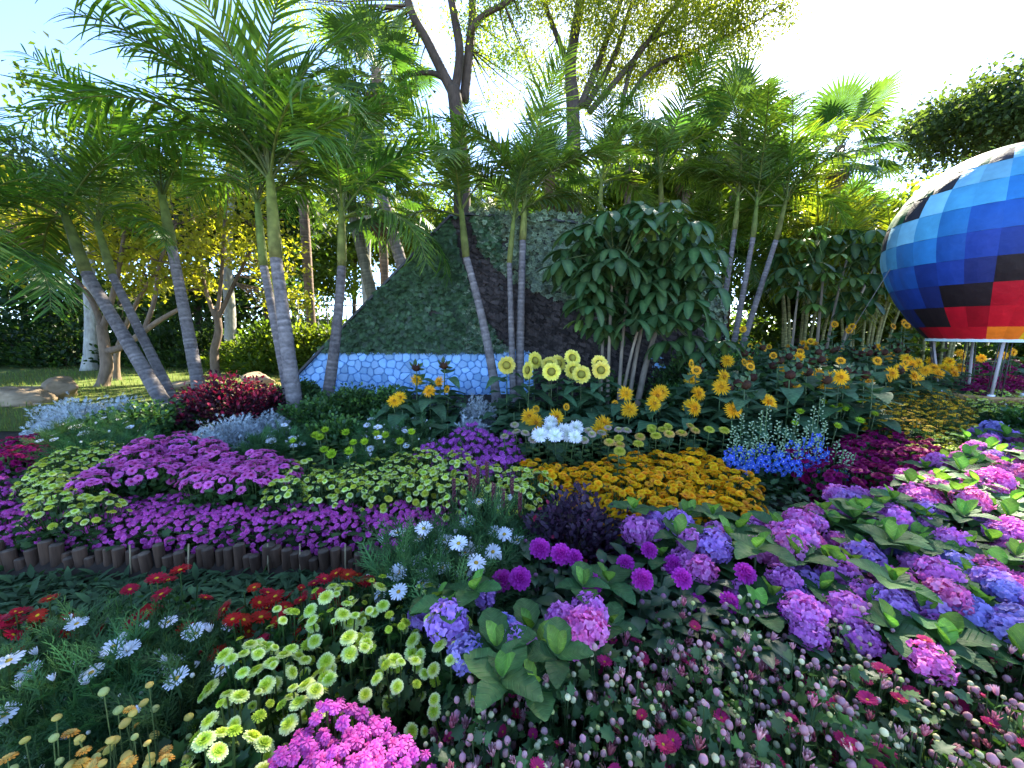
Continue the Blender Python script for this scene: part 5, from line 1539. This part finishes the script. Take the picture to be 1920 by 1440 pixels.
def tree(name, label, base, limbs, blobs, nclump, n_per, sig, ls, ca, cb, barkc=(.15, .115, .085), twig=.012, nb=60, cat='tree', flat=.7, group=None, mat=None):
    """limbs: list of (points, r0, r1) in world space; the first is the trunk"""
    b = np.array(base, float)
    r_ = thing(name, label, cat, base, 0, group)
    pts_ = []
    for i, (pp, r0, r1) in enumerate(limbs):
        pp = [np.array(p, float) - b for p in pp]
        n = max(6, 4 * len(pp))
        f = np.linspace(0, len(pp) - 1, n)
        P = []
        for q in f:                                    # Catmull-Rom through the points
            k = min(len(pp) - 2, int(q)); u = q - k
            p0, p1, p2, p3 = pp[max(0, k - 1)], pp[k], pp[k + 1], pp[min(len(pp) - 1, k + 2)]
            P.append(.5 * ((2 * p1) + (-p0 + p2) * u + (2 * p0 - 5 * p1 + 4 * p2 - p3) * u * u + (-p0 + 3 * p1 - 3 * p2 + p3) * u ** 3))
        rr = [r0 + (r1 - r0) * (j / (n - 1)) + (.3 * r0 * max(0, 1 - j / 2.0) if i == 0 else 0) for j in range(n)]
        obj('trunk' if i == 0 else 'limb', mesh(tube(P, rr, 10 if i == 0 else 8, barkc), 'trunk', BARK), r_)
        if i > 0 or len(limbs) == 1: pts_ += P[n // 3:]
        else: pts_ += P[int(n * .7):]
    cl = blob_points(blobs, nclump) - b
    pts_ = np.array(pts_)
    tw = []
    for q in cl[:nb]:
        k = np.argmin(np.linalg.norm(pts_ - q, axis=1) + .3 * np.maximum(0, pts_[:, 2] - q[2]))
        s = pts_[k]
        mid = (s + q) / 2 + np.array([0, 0, -.06 * np.linalg.norm(q - s)]) + RG.normal(0, .06, 3) * np.linalg.norm(q - s)
        tw.append(tube(qpath(s, mid, q, 6), [twig * 1.6, twig * 1.3, twig, twig * .8, twig * .6, twig * .35], 5, barkc, cap=False))
    if tw: obj('branches', mesh(merge(tw), 'branches', BARK), r_)
    obj('crown', mesh(leafcloud(cl, n_per, sig, ls[0], ls[1], ca, cb, flat), 'crown', mat or CANOPY), r_)
    return r_
def W(px, py, d): return np.array(at_d(px, py, d))
def WB(px, py, d):
    p = at_d(px, py, d)
    return np.array((p.x, p.y, gz(p.x, p.y) - .05))
def blob(px, py, d, rx_, ry_, rz_):
    p = at_d(px, py, d)
    return (p.x, p.y, p.z, rx_, ry_, rz_)
YG, YG2 = (.19, .26, .03), (.11, .17, .025)
# forked tree A
dA = 10.5
tree('forked_tree', 'tall forked tree with brown limbs rising behind the wall apex', WB(868, 560, dA),
     [([WB(868, 560, dA), W(866, 350, dA), W(858, 225, dA), W(850, 165, dA)], .25, .18),
      ([W(850, 175, dA), W(822, 120, dA), W(800, 75, dA), W(775, 30, dA), W(762, -20, dA), W(760, -120, dA)], .14, .09),
      ([W(853, 170, dA), W(862, 100, dA), W(852, 30, dA), W(842, -40, dA), W(850, -160, dA)], .125, .08),
      ([W(870, 190, dA + .3), W(880, 90, dA + .3), W(886, 20, dA + .3), W(880, -90, dA + .3)], .14, .09),
      ([W(882, 60, dA), W(905, 30, dA - .2), W(945, 8, dA - .4), W(985, -20, dA - .6)], .09, .05),
      ([W(850, 170, dA), W(820, 140, dA), W(780, 138, dA), W(745, 150, dA)], .08, .04)],
     [blob(800, -120, dA, 1.8, 1.4, .8), blob(960, -90, dA, 1.8, 1.4, .9), blob(930, 60, dA + .5, 1.2, 1.2, .9), blob(740, 90, dA + 1, 1.0, 1.0, .8), blob(560, 10, dA, 1.2, 1, .5), blob(960, 170, dA + 1.5, 1.1, 1.2, .8)],
     190, 130, .25, (.05, .10), YG, YG2, (.070, .048, .034), .014, 110)
# spreading tree B across the sun
dB = 12.0
tree('spreading_tree', 'spreading tree with many slanting limbs in front of the sun', WB(1075, 560, dB),
     [([WB(1078, 560, dB), W(1076, 350, dB), W(1074, 200, dB), W(1070, 120, dB), W(1085, 20, dB), W(1100, -80, dB)], .26, .11),
      ([W(1088, 200, dB), W(1125, 110, dB), W(1150, 40, dB), W(1180, -40, dB)], .11, .06),
      ([W(1098, 200, dB), W(1150, 110, dB), W(1180, 20, dB), W(1215, -80, dB)], .10, .05),
      ([W(1105, 210, dB), W(1190, 110, dB), W(1260, 20, dB), W(1330, -70, dB)], .10, .045),
      ([W(1160, 215, dB), W(1220, 130, dB), W(1300, 95, dB), W(1400, 50, dB), W(1470, 5, dB)], .07, .02),
      ([W(1165, 200, dB), W(1200, 90, dB), W(1290, 45, dB), W(1360, -10, dB)], .07, .03),
      ([W(1072, 140, dB), W(1045, 70, dB), W(1020, 0, dB), W(1000, -90, dB)], .10, .05)],
     [blob(1180, 60, dB, 2.0, 1.6, 1.3), blob(1290, 60, dB, 1.9, 1.6, 1.1), blob(1390, 45, dB, 1.4, 1.4, .9), blob(1330, 110, dB, 1.1, 1.2, .6), blob(1060, 70, dB, 1.8, 1.5, 1.2), blob(1250, -40, dB, 2.2, 1.8, .9), blob(1090, -60, dB, 2.0, 1.6, 1.0), blob(1390, -40, dB, 1.5, 1.4, .7), blob(1140, 170, dB + 1, 1.6, 1.4, .8), blob(1260, 150, dB + 1, 1.2, 1.2, .6)],
     500, 125, .25, (.05, .10), YG, YG2, (.065, .047, .037), .013, 170)
# small garden trees on the lawn
dF = 7.9
tree('garden_tree', 'crooked small tree with yellow leaves in front of the dark wood', WB(195, 745, dF),
     [([WB(193, 745, dF), W(200, 690, dF), W(196, 650, dF), W(190, 610, dF)], .11, .08),
      ([W(196, 660, dF), W(230, 650, dF), W(265, 625, dF), W(300, 600, dF), W(335, 580, dF)], .075, .04),
      ([W(194, 620, dF), W(170, 560, dF), W(120, 500, dF), W(60, 440, dF)], .06, .02),
      ([W(192, 620, dF), W(215, 540, dF), W(230, 460, dF), W(235, 390, dF)], .06, .02),
      ([W(270, 620, dF), W(290, 560, dF), W(300, 490, dF), W(330, 420, dF)], .045, .02)],
     [blob(60, 400, dF, 1.1, 1.0, .8), blob(170, 430, dF, 1.1, 1.0, .9), blob(270, 430, dF, 1.1, 1.0, .9), blob(330, 480, dF, .8, .8, .6), blob(-40, 460, dF, 1.2, 1, .8)],
     190, 18, .16, (.09, .16), (.36, .33, .04), (.18, .22, .03), (.17, .12, .08), .010, 170)
dF = 9.3
tree('garden_tree', 'small forked tree with yellowing leaves left of the twin palms', WB(405, 712, dF),
     [([WB(405, 712, dF), W(402, 660, dF), W(410, 620, dF), W(405, 580, dF)], .10, .075),
      ([W(405, 600, dF), W(385, 540, dF), W(375, 470, dF), W(360, 400, dF)], .05, .02),
      ([W(408, 600, dF), W(440, 530, dF), W(470, 470, dF), W(500, 410, dF)], .05, .02),
      ([W(406, 600, dF), W(415, 520, dF), W(420, 430, dF), W(430, 340, dF)], .05, .02)],
     [blob(370, 420, dF, 1.1, 1, .9), blob(450, 430, dF, 1.2, 1, 1.0), blob(520, 480, dF, .9, .8, .8), blob(430, 330, dF, 1.1, 1, .8), blob(350, 530, dF, .7, .7, .5), blob(540, 560, dF, .7, .7, .4)],
     200, 18, .17, (.09, .16), (.34, .33, .04), (.17, .22, .03), (.17, .12, .08), .010, 160)
dF = 8.8
tree('garden_tree', 'small leaning tree behind the crooked one on the lawn', WB(222, 728, dF), [([WB(222, 728, dF), W(218, 680, dF), W(225, 640, dF), W(260, 560, dF), W(300, 500, dF)], .07, .03)], [blob(280, 500, dF, .9, .8, .7)], 40, 30, .17, (.09, .15), (.28, .26, .03), (.14, .17, .03), (.2, .14, .09), .009, 36)
for px, d, lb in ((170, 11.0, 'straight pale trunk tree at the edge of the dark wood'), (430, 11.5, 'pale trunk tree behind the forked yellowing one'), (690, 11.0, 'grey trunk tree behind the slope of the wall')):
    tree('tall_tree', lb, WB(px, 700, d), [([WB(px, 700, d), W(px + 2, 600, d), W(px - 4, 480, d), W(px + 6, 300, d), W(px, 180, d)], .17, .09)],
         [blob(px - 40, 220, d, 1.5, 1.4, 1.2), blob(px + 60, 260, d, 1.4, 1.4, 1.0), blob(px, 330, d, 1.2, 1.2, .9)], 50, 44, .3, (.12, .2), (.07, .12, .02), (.045, .085, .02), (.34, .32, .27), .014, 40)
# dense wood behind
def bg_tree(label, px, py, d, r, h, n, ca, cb, group, ls=(.16, .28), name='background_tree', sig=.34, low=0.0):
    b = WB(px, 700, d)
    top = W(px, py, d)
    blobs = [(b[0] + random.uniform(-.35, .35) * r, b[1] + random.uniform(-.3, .3) * r, top[2] + random.uniform(-.4, .25) * h, r * random.uniform(.5, .75), r * random.uniform(.5, .7), h * random.uniform(.3, .5)) for _ in range(5)]
    blobs.append((b[0], b[1], top[2] - h * .3, r, r * .8, h * .6))
    if low: blobs.append((b[0], b[1], b[2] + low * .55, r * .9, r * .7, low * .6))
    tree(name, label, b, [([b, b + np.array([random.uniform(-.3, .3), 0, (top[2] - b[2]) * .5]), top], .16, .06)], blobs, n, 46, sig, ls, ca, cb, (.12, .09, .07), .016, 30, group=group)
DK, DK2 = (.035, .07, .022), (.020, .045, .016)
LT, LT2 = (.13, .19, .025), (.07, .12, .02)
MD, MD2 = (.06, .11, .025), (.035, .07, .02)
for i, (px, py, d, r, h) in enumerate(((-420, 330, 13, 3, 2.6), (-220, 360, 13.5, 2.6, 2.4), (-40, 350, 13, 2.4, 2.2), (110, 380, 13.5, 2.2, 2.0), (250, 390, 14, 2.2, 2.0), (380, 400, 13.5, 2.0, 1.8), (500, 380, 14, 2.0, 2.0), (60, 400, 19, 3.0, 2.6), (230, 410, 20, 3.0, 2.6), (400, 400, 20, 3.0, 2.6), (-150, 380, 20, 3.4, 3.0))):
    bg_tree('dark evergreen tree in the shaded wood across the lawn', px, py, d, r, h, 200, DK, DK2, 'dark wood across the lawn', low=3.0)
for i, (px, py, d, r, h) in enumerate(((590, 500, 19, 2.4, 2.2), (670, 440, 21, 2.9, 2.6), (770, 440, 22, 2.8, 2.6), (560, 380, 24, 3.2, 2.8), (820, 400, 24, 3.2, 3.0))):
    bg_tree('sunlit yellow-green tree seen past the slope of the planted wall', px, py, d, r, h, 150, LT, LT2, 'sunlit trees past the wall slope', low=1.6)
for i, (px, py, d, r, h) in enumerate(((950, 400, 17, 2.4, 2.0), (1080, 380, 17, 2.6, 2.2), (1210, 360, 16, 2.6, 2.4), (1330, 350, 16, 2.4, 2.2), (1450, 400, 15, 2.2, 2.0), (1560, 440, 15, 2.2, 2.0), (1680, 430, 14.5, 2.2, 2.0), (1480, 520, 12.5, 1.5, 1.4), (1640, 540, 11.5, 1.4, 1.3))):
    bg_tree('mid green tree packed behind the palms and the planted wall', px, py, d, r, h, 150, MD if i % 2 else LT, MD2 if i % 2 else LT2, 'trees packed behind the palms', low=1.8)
bg_tree('big dark round-crowned tree above the balloon', 1830, 235, 17, 3.9, 2.6, 420, (.05, .085, .03), (.03, .055, .02), None, (.14, .26), 'large_tree', .42)
bg_tree('big dark tree partly hidden by the balloon', 2010, 230, 18, 4.2, 3.2, 380, (.05, .085, .03), (.03, .055, .02), None, (.14, .26), 'large_tree', .42)
for i, (px, py, d, r, h) in enumerate(((1760, 470, 13, 2.0, 1.8), (1880, 480, 13, 2.2, 2.0), (2000, 480, 12, 2.2, 2.0), (2150, 450, 12, 2.6, 2.4))):
    bg_tree('dark green tree standing behind the balloon', px, py, d, r, h, 130, MD, MD2, 'trees behind the balloon', low=1.8)
# low bushes at the far edge of the lawn
for i, px in enumerate((505, 545, 590, 640, 460)):
    p = at_d(px, 650, 10.4 + .2 * i)
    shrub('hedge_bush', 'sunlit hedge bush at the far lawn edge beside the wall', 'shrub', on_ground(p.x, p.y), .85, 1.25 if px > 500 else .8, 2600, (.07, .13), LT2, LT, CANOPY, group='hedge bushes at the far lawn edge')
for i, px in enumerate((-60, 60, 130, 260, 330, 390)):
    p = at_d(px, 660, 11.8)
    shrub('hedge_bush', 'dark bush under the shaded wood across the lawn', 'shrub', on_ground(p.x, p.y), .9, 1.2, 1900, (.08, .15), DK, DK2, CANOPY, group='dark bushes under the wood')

# ------------------------------------------------------------------ the hot-air balloon display
BX, BY = 6.55, 5.45
bg_ = gz(BX, BY)
balloon = thing('hot_air_balloon', 'display hot-air balloon with a stepped pattern of blue, black and red panels', 'balloon', (BX, BY, bg_))
NG, NR = 28, 11
Z_RIM, Z_EQ, Z_TOP, R_EQ, R_RIM = 1.40 - bg_, 2.72 - bg_, 3.88 - bg_, 1.19, .58
def env_r(z):
    if z >= Z_EQ:
        return R_EQ * math.sqrt(max(0, 1 - ((z - Z_EQ) / (Z_TOP - Z_EQ)) ** 2))
    t = (Z_EQ - z) / (Z_EQ - Z_RIM)
    return R_RIM + (R_EQ - R_RIM) * (1 - t ** 1.9)
zq = np.concatenate([np.linspace(Z_RIM, Z_EQ, 200)[:-1], Z_EQ + (Z_TOP - Z_EQ) * np.sin(np.linspace(0, math.pi / 2 - .02, 200))])
rq = np.array([env_r(z) for z in zq])
arc = np.concatenate([[0], np.cumsum(np.hypot(np.diff(zq), np.diff(rq)))])
arc_at = [0, .22] + list(np.linspace(.22, arc[-1], NR)[1:])
zs = [float(np.interp(a, arc, zq)) for a in arc_at]
SEQ = [(.78, .55, .02), (.72, .40, .01), (.66, .14, .01), (.46, .006, .016), (.40, .004, .015), (.018, .010, .012), (.012, .020, .11), (.010, .034, .20), (.012, .075, .30), (.02, .15, .38), (.06, .28, .46), (.17, .42, .54), (.018, .018, .024), (.02, .10, .035), (.03, .12, .05), (.08, .14, .10), (.70, .18, .01), (.58, .007, .020), (.018, .010, .012), (.012, .045, .28)]
def panel_col(g, r):
    return SEQ[max(0, min(len(SEQ) - 1, r + 2 + int(math.floor((18.6 - ((g - 4) % NG + 4)) * (.44 + .055 * r)))))]
for r in range(NR):
    for g in range(NG):
        a0, a1 = 2 * math.pi * g / NG, 2 * math.pi * (g + 1) / NG
        rows = []
        for k in range(4):
            z = zs[r] + (zs[r + 1] - zs[r]) * k / 3
            rr = env_r(z)
            row = []
            for j in range(4):
                u = j / 3
                a = a0 + (a1 - a0) * u
                bul = 1 + .012 * math.sin(math.pi * u) * math.sin(math.pi * min(1, .2 + .8 * k / 3))
                row.append((rr * bul * math.cos(a), rr * bul * math.sin(a), z))
            rows.append(row)
        c = np.array(panel_col(g, r)) * random.uniform(.88, 1.12)
        obj('panel', mesh(grid(rows, [[c] * 4] * 4), 'panel', FABRIC), balloon)
# rim, poles, cables
rim = []
for i in range(49):
    a = 2 * math.pi * i / 48
    rim.append([(rr * math.cos(a), rr * math.sin(a), z) for rr, z in ((R_RIM + .012, Z_RIM + .02), (R_RIM + .02, Z_RIM - .025), (R_RIM - .05, Z_RIM - .025), (R_RIM - .05, Z_RIM + .02), (R_RIM + .012, Z_RIM + .02))])
obj('mouth_ring', mesh(grid(rim, [[np.array([.50, .62, .60])] * 5] * 49), 'mouth_ring', PAINT, False), balloon)
ZB = .30
for k in range(4):
    a = rad(-125 + 90 * k)
    t_ = np.array([(R_RIM - .06) * math.cos(a), (R_RIM - .06) * math.sin(a), Z_RIM - .02])
    b_ = np.array([.40 * math.cos(a), .40 * math.sin(a), ZB])
    obj('pole', mesh(tube([t_, (t_ + b_) / 2, b_], .018, 8, (.34, .31, .31)), 'pole', PAINT), balloon)
    kn = [xf(ellipsoid(.05, .045, .04, 4, 8, (.72, .70, .72)), loc=b_ + np.array([0, 0, .02])), tube(qpath(b_ + np.array([0, 0, .02]), b_ + np.array([.08 * math.cos(a + 1.3), .08 * math.sin(a + 1.3), .02]), b_ + np.array([.16 * math.cos(a + 1.5), .16 * math.sin(a + 1.5), -.10]), 6), .014, 6, (.70, .66, .68))]
    obj('rope_knot', mesh(merge(kn), 'rope_knot', PAINT), balloon)
    for j, da in enumerate((-.12, .09, .2)):
        t2 = np.array([(R_RIM - .03) * math.cos(a + da * .6), (R_RIM - .03) * math.sin(a + da * .6), Z_RIM - .02])
        b2 = np.array([.42 * math.cos(a + da), .42 * math.sin(a + da), ZB - .02])
        obj('cable', mesh(tube([t2, b2], .006, 5, (.04, .035, .035)), 'cable', PAINT), balloon)
bk = []
for i in range(33):
    a = 2 * math.pi * i / 32
    bk.append([(rr * math.cos(a), rr * math.sin(a), z) for rr, z in ((.38, 0.0), (.46, ZB), (.48, ZB + .03), (.43, ZB + .03), (.36, .04))])
obj('basket', mesh(grid(bk, [[np.array([.36, .22, .10])] * 5] * 33), 'basket', WOOD), balloon)
obj('basket_floor', mesh(dome(.37, .02, 2, 24, (.3, .2, .1)), 'basket_floor', WOOD), balloon, M4(np.eye(3), (0, 0, .02)))
# guy rope
e0 = Vector((BX - 1.10, BY + .25, 2.62)); e1 = at_d(1535, 640, 7.2); e1.z = gz(e1.x, e1.y)
tag(obj('guy_rope', mesh(tube([(0, 0, 0), tuple((e0 - e1) * .5), tuple(e0 - e1)], .0045, 5, (.16, .15, .14)), 'guy_rope', PAINT), None, M4(np.eye(3), e1)), 'grey guy rope slanting from the balloon to the ground', 'rope')
e2 = at_d(1210, 645, 5.9); e2.z = max(e2.z, gz(e2.x, e2.y) + .3); e3 = at_d(1080, 690, 5.4)
# far railing behind the hedge
rail = thing('railing', 'thin dark railing behind the hedge beside the wall', 'railing', (0, 0, 0))
rp = [at_d(560 + 18 * i, 600, 12.6) for i in range(8)]
rail.location = (rp[0].x, rp[0].y, gz(rp[0].x, rp[0].y))
for i, p in enumerate(rp):
    obj('post', mesh(tube([(0, 0, 0), (0, 0, 1.9)], .02, 6, (.03, .03, .03)), 'post', PAINT), rail, M4(np.eye(3), (p.x - rp[0].x, p.y - rp[0].y, 0)))
for z in (.9, 1.4, 1.85):
    obj('rail', mesh(tube([(0, 0, z), (rp[-1].x - rp[0].x, rp[-1].y - rp[0].y, z)], .018, 6, (.03, .03, .03)), 'rail', PAINT), rail)
